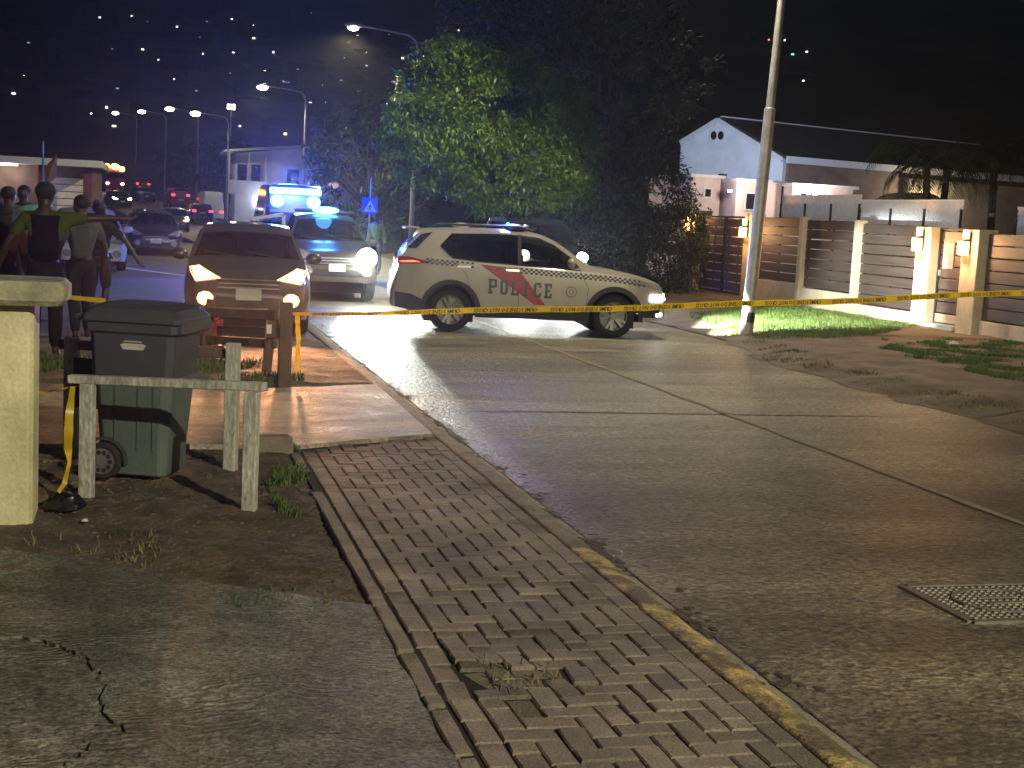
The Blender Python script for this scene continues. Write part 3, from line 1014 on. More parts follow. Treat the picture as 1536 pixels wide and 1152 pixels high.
m_ = MB(); m_.beam((ra[0], ra[1] - .05, zA - .1), (rb[0], rb[1] - .05, zA - .1), .08, .3); m_.build('fascia', M_trim, h)
dgab = Vector((A[0] - B[0], A[1] - B[1], 0)).normalized()
for f in (.33, .40):
    p = lerp(B, A, f)
    m_ = MB(); m_.ball((p[0] - .27, p[1] - .2, 5.95), (.14, .14, .2), 10, 6); m_.build('vent_hole', M_win, h)
mtr = MB(); q0, q1 = (B[0] - .28, B[1] - .2), (apx[0] - .28, apx[1] - .2)
mtr.beam((*q0, zB - .12), (*q1, zP - .1), .06, .22); mtr.beam((*q1, zP - .1), (A[0] - .28, A[1] - .2, zA - .12), .06, .22)
mtr.build('barge_board', M_trim, h)

def annex(u0, u1, v, zt, label, wins, m, dep=4):
    t = thing('outbuilding', label, 'outbuilding', (0, 0, 0), 0, 'low outbuildings in front of the gabled house')
    m_ = MB(); m_.box(((u0 + u1) / 2, v + dep / 2, zt / 2 - .1), (u1 - u0, dep, zt + .2)); wl = m_.build('wall', m, t)
    m_ = MB(); m_.box(((u0 + u1) / 2, v + dep / 2 - .05, zt + .05), (u1 - u0 + .2, dep + .3, .1)); m_.build('flat_roof', M_trim, t)
    for (a, b, z0, z1) in wins:
        m_ = MB(); m_.box(((a + b) / 2, v - .02, (z0 + z1) / 2), (b - a, .05, z1 - z0)); wn = m_.build('window_frame', M_trim, t)
        m_ = MB(); m_.box(((a + b) / 2, v - .05, (z0 + z1) / 2), (b - a - .1, .02, z1 - z0 - .1)); m_.build('pane', M_win, wn)
annex(17.3, 18.35, 43, 3.42, 'small pink outbuilding with one dark window under the white gable', [(17.75, 18.05, 2.75, 3.1)], M_pink)
annex(18.5, 20.1, 42, 3.32, 'pale outbuilding with a dark opening partly behind the lamp pole', [(18.8, 19.4, 2.4, 3.0)], M_pink)
annex(20.2, 22.4, 41.4, 3.26, 'pink outbuilding with white shutters and two small windows above the lattice', [(20.45, 20.75, 2.75, 3.1), (21.35, 21.65, 2.75, 3.1)], M_pink)
t = thing('added_floodlight', 'small unseen floodlight added on the flat outbuilding roof to brighten the white gable', 'floodlight', (19.5, 45.6, 3.42))  # added lamp without a visible source, brightens the gable
m_ = MB(); m_.tube([(0, 0, 0), (0, 0, .1)], .03, 8); m_.build('bracket', M_dark, t)
m_ = MB(); m_.box((0, -.02, .16), (.3, .1, .22)); m_.build('housing', M_dark, t, bev=.01)
m_ = MB(); m_.box((0, .04, .16), (.26, .03, .18)); m_.build('lens', emit('added lamp glow', (.8, .86, 1.0), 10), t)
lamp('flood', 'SPOT', (0, .12, .16), 6000, (.66, .78, 1.0), t, (5.6, 12.0, 1.0), .1, 75, .5)
t = thing('added_bulkhead', 'added bulkhead lamp brightening the pale outbuilding behind the lamp pole', 'lamp', (18.2, 41.9, 3.0))  # added lamp, lifts the light on this outbuilding front
m_ = MB(); m_.box((0, 0, 0), (.18, .06, .12)); m_.build('housing', M_dark, t, bev=.01)
m_ = MB(); m_.box((0, -.04, 0), (.14, .04, .08)); m_.build('lens', MATS['added lamp glow'], t)
lamp('bulb', 'POINT', (-.2, -.9, .1), 150, (1.0, .86, .74), t, size=.08)
t = thing('added_bulkhead', 'bright little bulkhead lamp added to brighten the front of the pink outbuilding', 'lamp', (20.98, 41.36, 3.02))  # second added lamp, brightens the pink front
m_ = MB(); m_.box((0, 0, 0), (.22, .06, .14)); m_.build('housing', M_dark, t, bev=.01)
m_ = MB(); m_.box((0, -.04, 0), (.18, .04, .10)); m_.build('lens', MATS['added lamp glow'], t)
lamp('bulb', 'POINT', (-.3, -.9, .1), 170, (1.0, .88, .8), t, size=.08)
# small pale shed with an arched gable between the palms
t = thing('shed', 'pale garden shed with an arched front behind the palms', 'shed', (20.9, 34.5, 0))
m_ = MB(); P_ = [(-.9, -.1), (.9, -.1), (.9, 2.3)] + [(.9 * math.cos(a), 2.3 + .75 * math.sin(a)) for a in np.linspace(.2, PI - .2, 9)] + [(-.9, 2.3)]
m_.add([(x, 0, z) for x, z in P_] + [(x, 1.6, z) for x, z in P_], [tuple(range(len(P_))), tuple(range(2 * len(P_) - 1, len(P_) - 1, -1))] + [(i, (i + 1) % len(P_), len(P_) + (i + 1) % len(P_), len(P_) + i) for i in range(len(P_))])
m_.build('wall', M_tan, t)
m_ = MB(); m_.box((0, -.03, 1.1), (.9, .06, 2.0)); m_.build('door', M_dark, t)

pw = lerp(A, far_r, .46)
m_ = MB(); m_.box((pw[0], pw[1] - .55, 3.6), (.3, .14, .2)); m_.build('added_wall_lamp', emit('added wall glow', (1, .85, .55), 10), h)  # added lamp and point light, put here to brighten the tan wall
lamp('added_wall_light', 'POINT', (pw[0], pw[1] - 1.2, 3.5), 420, (1, .85, .58), h, size=.15)
# white two-storey building down the road
W0 = Vector((6.5, 116, 0))
t = thing('two_storey_building', 'pale two storey building with a balcony behind the blue police lights', 'building', W0)
m_ = MB(); P_ = [(0, -.3), (12.4, -.3), (12.4, 5.9), (7.2, 6.9), (0, 6.0)]
m_.add([(x, 0, z) for x, z in P_] + [(x, 9, z) for x, z in P_], [(0, 1, 2, 3, 4), (9, 8, 7, 6, 5)] + [(i, (i + 1) % 5, 5 + (i + 1) % 5, 5 + i) for i in range(5)])
m_.build('wall', M_whitewall, t)
m_ = MB(); m_.beam((-.9, 4.3, 6.1), (7.2, 4.3, 7.02), 10.2, .18, up=(0, 0, 1)); m_.beam((7.2, 4.3, 7.02), (12.9, 4.3, 5.98), 10.2, .18); m_.build('roof', M_trim, t)
m_ = MB(); m_.box((.9, -.65, 2.75), (3.2, 1.3, .22)); bal = m_.build('balcony', M_trim, t)
m_ = MB(); m_.box((.9, -1.26, 3.3), (3.2, .08, .9)); m_.build('parapet', M_whitewall, bal)
for x in (-.6, 1.0, 2.4):
    m_ = MB(); m_.box((x, -1.2, 4.9), (.16, .16, 2.3)); m_.build('column', M_trim, bal)
for x0, x1, z0, z1 in ((.15, .9, 3.1, 5.1), (1.3, 2.0, 3.6, 5.1), (4.2, 5.2, 3.6, 4.9), (5.9, 6.6, 3.6, 4.9), (9.4, 10.4, 3.6, 4.9), (4.4, 5.4, .9, 2.1), (8.8, 10.2, .9, 2.1)):
    m_ = MB(); m_.box(((x0 + x1) / 2, -.02, (z0 + z1) / 2), (x1 - x0 + .16, .08, z1 - z0 + .16)); wn = m_.build('window_frame', M_trim, t)
    m_ = MB(); m_.box(((x0 + x1) / 2, -.06, (z0 + z1) / 2), (x1 - x0, .03, z1 - z0)); m_.build('pane', M_win, wn)
m_ = MB(); m_.box((2.2, -.05, 2.1), (1.3, .1, .8)); m_.build('lit_shopfront', emit('shop light', (.85, .9, 1.0), 9), t)
m_ = MB(); m_.box((8.1, -.06, 3.75), (.8, .05, .4)); m_.build('lit_pane', emit('dim pane', (1.0, .75, .65), .5), t)
lamp('shop_lamp', 'POINT', (2.2, -2.2, 2.2), 130, (.85, .9, 1.0), t, size=.3)

# low garage on the left
t = thing('garage', 'low flat roofed garage with red columns and a pale roller door', 'garage', (-6.9, 62, 0))
m_ = MB(); m_.box((0, 4, 1.4), (9.0, 7, 3.2)); m_.build('wall', M_brown, t)
m_ = MB(); m_.box((0, 3.2, 3.15), (9.6, 9.2, .28)); m_.build('roof', M_trim, t)
M_redcol = mat('dull red column', (.15, .035, .03), .7)
for x in (-3.2, 0.0, 2.4, 4.2):
    m_ = MB(); m_.box((x, -.9, 1.45), (.35, .35, 3.1)); m_.build('column', M_redcol, t)
for x in (-1.6, 3.3):
    m_ = MB()
    for k in range(8): m_.box((x, .42, .3 + k * .3), (1.5, .12, .27))
    m_.build('roller_door', M_trim, t, bev=.01)
lamp('garage_lamp', 'POINT', (1.0, -.4, 2.7), 60, (1, .9, .75), t, size=.2)
m_ = MB(); m_.box((1.0, -.4, 2.95), (.7, .12, .06)); m_.build('tube_lamp', emit('tube glow', (1, .92, .8), 8), t)

# ================================================================= ROADSIDE SIGN, FLAG
t = thing('crossing_sign', 'blue square pedestrian crossing sign on a thin pole', 'road sign', (6.09, 40.1, 0), math.radians(8))
m_ = MB(); m_.tube([(0, 0, -.1), (0.06, 0, 2.75)], .026, 8); m_.build('pole', M_galv, t, smooth=True)
m_ = MB(); m_.box((.03, -.045, 1.92), (.48, .012, .48)); pl = m_.build('plate', emit('lit blue sign', (.004, .05, .30), .55), t, bev=.003)
MATS['lit blue sign'].node_tree.nodes['Principled BSDF'].inputs['Base Color'].default_value = (.01, .10, .45, 1)
MATS['lit blue sign'].node_tree.nodes['Principled BSDF'].inputs['Emission Strength'].default_value = 0
M_refl = mat('reflective white', (.75, .76, .78), .4, var=.05)
m_ = MB(); m_.box((.03, -.0515, 1.92), (.44, .003, .44)); 
m_ = MB(); m_.add([(-.16, -.0545, 1.74), (.22, -.0545, 1.74), (.03, -.0545, 2.09)], [(0, 1, 2)]); m_.build('triangle', M_refl, pl)
m_ = MB()
def strip(x0, z0, x1, z1, wd): m_.beam((x0 + .03, -.0575, z0 + 1.74), (x1 + .03, -.0575, z1 + 1.74), wd, .004, up=(0, 1, 0))
strip(0, .10, .005, .2, .035); strip(0, .11, -.05, .02, .022); strip(0, .11, .05, .02, .022); strip(0, .19, .05, .12, .016); strip(0, .19, -.045, .13, .016)
m_.ball((.038, -.0575, 1.74 + .235), (.018, .002, .018), 8, 6)
for k in range(4): strip(-.12 + k * .07, .012, -.09 + k * .07, .012, .012)
m_.build('walking_figure', mat('sign black', (.01, .01, .01), .5), pl)

t = thing('flag_pole', 'thin pole with a small yellow and red flag in front of the garage', 'flag', (-3.05, 42, 0))
m_ = MB(); m_.tube([(0, 0, -.1), (-.05, 0, 3.3)], [.04, .03], 8); m_.build('pole', M_galv, t)
m_ = MB(); m_.add([(.0, 0, 2.55), (.34, -.05, 2.95), (.34, .0, 2.3), (.05, .04, 2.0), (.17, -.1, 2.47)], [(0, 4, 1), (1, 4, 2), (2, 4, 3), (3, 4, 0)])
m_.build('cloth', mat('flag yellow', (.45, .26, .03), .8, col2=(.5, .1, .05), scale=3), t)

# ================================================================= LIT HOUSES ON THE HILL
HILL = [(-2.6,290.3,32.0),(4.9,291.9,32.0),(9.3,293.5,32.4),(15.7,299.0,33.7),(24.3,302.6,34.8),(33.1,301.9,34.6),(23.9,315.9,39.2),(20.9,314.8,38.8),(41.4,304.0,35.5),(42.7,301.7,34.8),(46.6,331.7,45.0),(45.2,324.0,42.3),(71.1,333.4,46.8),(-21.2,263.7,26.3),(-19.5,267.9,27.2),(-13.9,262.8,25.4),(-11.5,257.7,23.8),(-13.9,254.8,23.2),(-21.2,245.4,21.5),(-20.3,218.5,16.7),(-17.1,204.2,12.7),(-9.4,219.7,17.0),(-6.9,213.6,15.3),(-5.5,202.3,12.1),(8.7,276.6,27.4),(13.2,281.3,28.5),(13.8,275.4,26.8),(11.0,273.6,26.5),(18.2,283.3,29.0),(24.6,274.0,26.3),(32.9,281.4,28.4),(30.8,269.1,25.0),(28.3,280.4,28.1),(30.1,276.5,26.9),(38.4,268.2,24.9),(46.2,291.8,31.9),(43.8,283.7,29.4),(26.6,211.5,14.7),(28.1,209.8,14.3),(12.1,207.4,13.5),(18.4,203.8,12.6),(1.7,291.3,32.0),(-19.5,203.9,12.5),(-16.2,256.7,23.9),(52.4,303.5,35.8),(39.4,293.2,32.0),(21.1,282.9,28.8),(57.6,306.0,36.9),(148.6,323.8,49.7),(153.1,324.2,50.0),(153.3,313.1,47.5),(148.3,301.7,44.5),(142.7,297.4,43.0),(133.2,272.0,35.3),(130.9,266.8,33.6)]
glows = [emit('hill glow white', (.9, .95, 1.0), 3), emit('hill glow warm', (1.0, .82, .5), 3), emit('hill glow dim', (.8, .85, 1.0), .4), emit('hill glow red', (1.0, .25, .2), 4), emit('hill glow green', (.2, 1.0, .6), 4)]
M_hw = mat('hill house wall', (.03, .032, .025), .9)
wall_me = MB().box((0, 0, 1.6), (6.5, 4.5, 3.6)).mesh('wall', M_hw)
roof_b = MB(); roof_b.add([(-3.6, -2.6, 3.4), (3.6, -2.6, 3.4), (3.6, 2.6, 3.4), (-3.6, 2.6, 3.4), (-2.2, 0, 4.7), (2.2, 0, 4.7)], [(0, 1, 5, 4), (1, 2, 5), (2, 3, 4, 5), (3, 0, 4), (3, 2, 1, 0)])
roof_me = roof_b.mesh('roof', M_hw)
lens_me = {}
ORD = ['first', 'second', 'third', 'fourth', 'fifth', 'sixth', 'seventh', 'eighth', 'ninth', 'tenth', 'eleventh', 'twelfth', 'thirteenth']
HPOS = {}
_scr = [((Vector(p) - Vector((0, 0, 1.75))).dot(_R) / (Vector(p) - Vector((0, 0, 1.75))).dot(_F), (Vector(p) - Vector((0, 0, 1.75))).dot(_U) / (Vector(p) - Vector((0, 0, 1.75))).dot(_F)) for p in HILL]
_left = sorted((k for k in range(len(HILL)) if HILL[k][0] <= 100), key=lambda k: -_scr[k][1])
for r_ in range(5):
    ks = sorted(_left[r_ * 10:(r_ + 1) * 10], key=lambda k: _scr[k][0])
    for q_, k in enumerate(ks): HPOS[k] = '%s from left in the %s row' % (ORD[q_], ['top', 'second', 'middle', 'fourth', 'lowest'][r_])
for q_, k in enumerate(sorted((k for k in range(len(HILL)) if HILL[k][0] > 100), key=lambda k: _scr[k][0])): HPOS[k] = '%s right of the tall lamp pole' % ORD[q_]
for i, (u, v, z) in enumerate(HILL):
    rnd = random.Random(i)
    g = 3 if i == 48 else 4 if i == 52 else rnd.choice([0, 0, 1, 1, 2])
    ww = rnd.uniform(.18, .6); hh_ = rnd.uniform(.2, .42)
    if g == 2: ww = rnd.uniform(.8, 2.0)
    lab = 'tiny hillside house with %s, %s' % (('a white lamp', 'a warm yellow lamp', 'a dim wide window', 'a red lamp', 'a green lamp')[g], HPOS[i])
    o = thing('hill_house', lab, 'house', (u, v + 2.4, z - 2.6), 0, 'lit houses on the dark hillside')
    link('wall', wall_me, o); link('roof', roof_me, o)
    m_ = MB(); m_.box((0, -2.35, 2.35), (ww, .2, hh_)); m_.build('lit_window', glows[g], o)

rnd = random.Random(77)
for i in range(46):
    v = rnd.uniform(212, 335)
    u = rnd.uniform(-.105, .17) * v + rnd.gauss(0, 4)
    o = thing('hill_house', 'very dim tiny house among the scattered lights of the dark hillside', 'house', (u, v, hill_z(u, v) - .3), rnd.uniform(-.4, .4), 'lit houses on the dark hillside')
    link('wall', wall_me, o); link('roof', roof_me, o)
    m_ = MB(); m_.box((rnd.uniform(-2, 2), -2.3, 2.2), (rnd.uniform(.15, .5), .12, rnd.uniform(.15, .3))); m_.build('lit_window', glows[rnd.choice([0, 1, 2, 2, 2])], o)

# ================================================================= TREES
M_bark = mat('bark', (.07, .05, .035), .9, var=.4, scale=6, bump=.8, bscale=18)
def leaf_mat(name, lo, hi, trans=.45):
    m = mat(name, lo, .45, col2=hi, scale=1.3, coords='World', fine=.35, fscale=9)
    t = m.node_tree
    p = t.nodes['Principled BSDF']
    tl = t.nodes.new('ShaderNodeBsdfTranslucent')
    src = p.inputs['Base Color'].links[0].from_socket
    t.links.new(src, tl.inputs[0])
    mx = t.nodes.new('ShaderNodeMixShader')
    mx.inputs[0].default_value = trans
    t.links.new(p.outputs[0], mx.inputs[1]); t.links.new(tl.outputs[0], mx.inputs[2])
    t.links.new(mx.outputs[0], t.nodes['Material Output'].inputs[0])
    return m
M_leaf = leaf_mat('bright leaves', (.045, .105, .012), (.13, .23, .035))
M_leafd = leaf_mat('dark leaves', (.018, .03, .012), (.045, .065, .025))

def leaves(name, clusters, per, L, Wd, m, parent, seed, droop=.5):
    r = np.random.default_rng(seed)
    C_ = np.repeat(np.asarray(clusters, dtype=float), per, axis=0)
    n = len(C_)
    az = r.uniform(0, 2 * PI, n)
    el = r.normal(-.35 * droop * 2, .55, n)
    d = np.stack([np.cos(az) * np.cos(el), np.sin(az) * np.cos(el), np.sin(el)], 1)
    base = C_ + d * r.uniform(0, .10, (n, 1)) + r.normal(0, .11, (n, 3)) * np.array([1, 1, .8])
    ln = L * r.uniform(.6, 1.25, (n, 1))
    up = np.tile(np.array([0, 0, 1.0]), (n, 1)) + r.normal(0, .35, (n, 3))
    s = np.cross(d, up); s /= np.linalg.norm(s, axis=1, keepdims=True) + 1e-6
    nn = np.cross(s, d)
    wd = Wd * r.uniform(.7, 1.2, (n, 1))
    mid = base + d * ln * .45 + nn * ln * .06
    tip = base + d * ln - np.array([0, 0, 1.0]) * ln * .22 * droop
    V = np.stack([base, mid + s * wd / 2, tip, mid - s * wd / 2], 1).reshape(-1, 3)
    Fq = np.arange(n * 4).reshape(-1, 4)
    return npmesh(name, V, Fq, m, parent)

def shell_points(ells, n, seed, inner=.55):
    r = np.random.default_rng(seed)
    vol = np.array([e[3] * e[4] * e[5] for e in ells]) ** .75
    out = []
    for e, k in zip(ells, (vol / vol.sum() * n).astype(int)):
        d = r.normal(0, 1, (k, 3)); d /= np.linalg.norm(d, axis=1, keepdims=True)
        rad = r.uniform(inner, 1.0, (k, 1)) ** .6
        lump = np.array([1 + .22 * fbm(x * 2.1 + e[0], y * 2.1 + e[1], z * 2.1) for x, y, z in d])[:, None]
        out.append(np.array(e[:3]) + d * rad * lump * np.array(e[3:6]))
    return np.concatenate(out)

def tree(name, label, base, ells, ncl, per, L, Wd, m, seed, trunk_r=.2, group=None, nb=26, droop=.5, zmin=None):
    rnd = random.Random(seed)
    t = thing(name, label, 'tree', base, 0, group)
    B_ = Vector(base)
    P = shell_points(ells, ncl, seed)
    if zmin is not None: P = P[P[:, 2] > zmin]
    top = Vector(ells[0][:3])
    mb = MB()
    fork = Vector((B_.x + (top.x - B_.x) * .25, B_.y + (top.y - B_.y) * .25, B_.z + (top.z - B_.z) * .42))
    pts = [B_ - Vector((0, 0, .2)), B_ + Vector((.02, .03, .5)), fork]
    mb.tube([p - B_ for p in pts], [trunk_r * 1.35, trunk_r, trunk_r * .8], 9)
    for k in range(nb):
        q = Vector(P[rnd.randrange(len(P))])
        mid = fork.lerp(q, .5) + Vector((rnd.uniform(-.2, .2), rnd.uniform(-.2, .2), rnd.uniform(.05, .35)))
        mb.tube([fork - B_, mid - B_, q - B_], [trunk_r * .42, trunk_r * .22, .012], 6, caps=False)
    mb.build('trunk', M_bark, t, smooth=True)
    leaves('crown', P - np.array(base), per, L, Wd, m, t, seed + 1, droop)
    return t

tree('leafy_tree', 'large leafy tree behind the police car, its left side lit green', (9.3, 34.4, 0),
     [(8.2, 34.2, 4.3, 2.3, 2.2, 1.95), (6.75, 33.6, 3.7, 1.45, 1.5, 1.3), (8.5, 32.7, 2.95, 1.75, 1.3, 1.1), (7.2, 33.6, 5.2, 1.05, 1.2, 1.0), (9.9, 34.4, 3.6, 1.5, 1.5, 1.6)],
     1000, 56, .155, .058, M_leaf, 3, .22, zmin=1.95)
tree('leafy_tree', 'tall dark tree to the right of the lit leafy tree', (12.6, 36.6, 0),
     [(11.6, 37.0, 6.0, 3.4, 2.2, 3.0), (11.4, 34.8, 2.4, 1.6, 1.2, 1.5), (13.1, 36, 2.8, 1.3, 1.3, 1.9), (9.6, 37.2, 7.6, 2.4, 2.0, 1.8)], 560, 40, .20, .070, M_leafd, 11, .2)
t = thing('hedge', 'dark overgrown hedge beside the left gate pillar', 'hedge', (12.6, 33.6, 0))
Pp = shell_points([(11.6, 33.4, .95, 1.2, .8, 1.25), (13.2, 34.4, 1.1, 1.2, .8, 1.35), (14.4, 36.6, 1.4, .75, .9, 1.6)], 330, 5, .4)
leaves('foliage', Pp - np.array((12.6, 33.6, 0)), 36, .15, .055, M_leafd, t, 9)
mb = MB()
for k in range(26):
    q = Pp[k * 12]; mb.tube([(q[0] - 12.6 + .1, q[1] - 33.6, -.1), (q[0] - 12.6, q[1] - 33.6, q[2])], [.03, .008], 5)
mb.build('stems', M_bark, t)
t = thing('climbing_plant', 'sprig of yellow green leaves curling over the lit left pillar', 'plant', (15.0, 37.6, 0))
leaves('foliage', [(0.02, -.1 + .06 * k % .2, 1.2 + .1 * k) for k in range(13)] + [(.05, .05, 2.35), (.1, -.1, 2.45), (.0, -.15, 2.4)], 12, .13, .05, M_leaf, t, 4)
mb = MB(); mb.tube([(.0, .15, -.1), (.02, .05, 1.2), (.04, -.05, 2.4)], [.02, .015, .008], 5); mb.build('stem', M_bark, t)
gt = 'dark trees further down the road'
tree('roadside_tree', 'dim grey green tree right of the crossing sign', (9.6, 62, 0), [(9.4, 62, 4.0, 2.9, 2.2, 3.0), (10.6, 61, 2.2, 1.6, 1.4, 1.6)], 130, 34, .36, .14, M_leafd, 21, .2, gt)
tree('roadside_tree', 'dark tree between the white building and the leafy tree', (15.2, 84, 0), [(15.0, 84, 5.2, 4.2, 3.0, 3.6)], 130, 30, .5, .2, M_leafd, 23, .25, gt)
for i, (u, v, lab) in enumerate([(4.7, 124, 'dark bushy tree left of the white building'), (3.4, 140, 'dark tree behind the third far lamp'), (1.2, 160, 'distant dark tree by the far lamps')]):
    tree('roadside_tree', lab, (u + 1.5, v, zg(v)), [(u + 1.5, v, zg(v) + 3.6, 2.6, 2.2, 3.0)], 90, 22, .6, .25, M_leafd, 30 + i, .2, gt, 10)

# palms
def palm(base, h, seed, label, nf=15, fl=1.7):
    rnd = random.Random(seed)
    t = thing('palm_tree', label, 'palm tree', base, 0, 'palms behind the fence')
    mb = MB()
    top = Vector((rnd.uniform(-.2, .2), rnd.uniform(-.2, .2), h))
    mb.tube([(0, 0, -.1), (top.x * .4, top.y * .4, h * .5), top], [.13, .1, .085], 9)
    for k in range(int(h / .16)):
        z = .1 + k * .16; f = z / h
        mb.lathe([(.125 - .035 * f, z - .02), (.118 - .035 * f, z + .05)], (top.x * f * .9, top.y * f * .9, 0), 8)
    mb.build('trunk', M_bark, t)
    for k in range(nf):
        az = k * 2.4 + rnd.uniform(-.2, .2)
        el0 = rnd.uniform(.25, 1.15)
        L_ = fl * rnd.uniform(.85, 1.15)
        pts, d = [top.copy()], el0
        for s in range(12):
            p = pts[-1] + Vector((math.cos(az) * math.cos(d), math.sin(az) * math.cos(d), math.sin(d))) * L_ / 12
            pts.append(p); d -= rnd.uniform(.12, .24)
        b = MB(); b.tube(pts, [.022 - .0015 * i for i in range(13)], 5)
        side = Vector((-math.sin(az), math.cos(az), 0))
        for s in range(1, 13):
            for q in (0, .5):
                p = pts[s - 1].lerp(pts[s], q)
                fwd = (pts[s] - pts[s - 1]).normalized()
                ll = .5 * math.sin(PI * (s + q) / 14.5) * rnd.uniform(.85, 1.1)
                for sg in (1, -1):
                    e = p + side * sg * ll * .8 + fwd * ll * .45 - Vector((0, 0, ll * .55))
                    mdd = p.lerp(e, .5) + Vector((0, 0, .05 * ll))
                    b.add([p, mdd + fwd * .018, e, mdd - fwd * .018], [(0, 1, 2, 3)])
        b.build('frond', M_leafd, t, weld=False)
palm((18.2, 29.7, 0), 3.5, 1, 'palm with drooping fronds just right of the white lattice', 15, 1.7)
palm((19.4, 31.2, 0), 3.7, 2, 'middle palm standing in front of the pale arched shed', 15, 1.8)
palm((21.2, 31.6, 0), 3.9, 3, 'dark palm nearest the right edge above the lattice', 16, 1.9)
# ================================================================= VEHICLES
M_tyre = mat('tyre rubber', (.015, .015, .015), .85, var=.3, scale=20)
M_rim = mat('alloy rim', (.30, .30, .31), .4, .7, var=.15)
M_rimd = mat('dark alloy rim', (.16, .16, .165), .4, .6, var=.15)
M_plastic = mat('black plastic', (.018, .018, .019), .6, var=.25, scale=12)
M_glass = glass_mat('car glass', .30)
M_glassd = glass_mat('tinted glass', .10)
M_int = mat('car interior', (.025, .024, .024), .8)
M_chrome = mat('chrome', (.55, .55, .56), .15, 1.0, var=.05)
M_plate = mat('number plate', (.5, .5, .48), .5, var=.1)
M_tailoff = mat('red lens', (.25, .008, .008), .2, var=.2)
M_tail = emit('tail lamp', (1.0, .03, .06), 7)
M_headoff = mat('clear lens', (.35, .36, .38), .1, .2)

def paint(name, col, rough=.32, metal=.0, coat=.7):
    return mat(name, col, rough, metal, var=.08, scale=2.5, coat=coat)

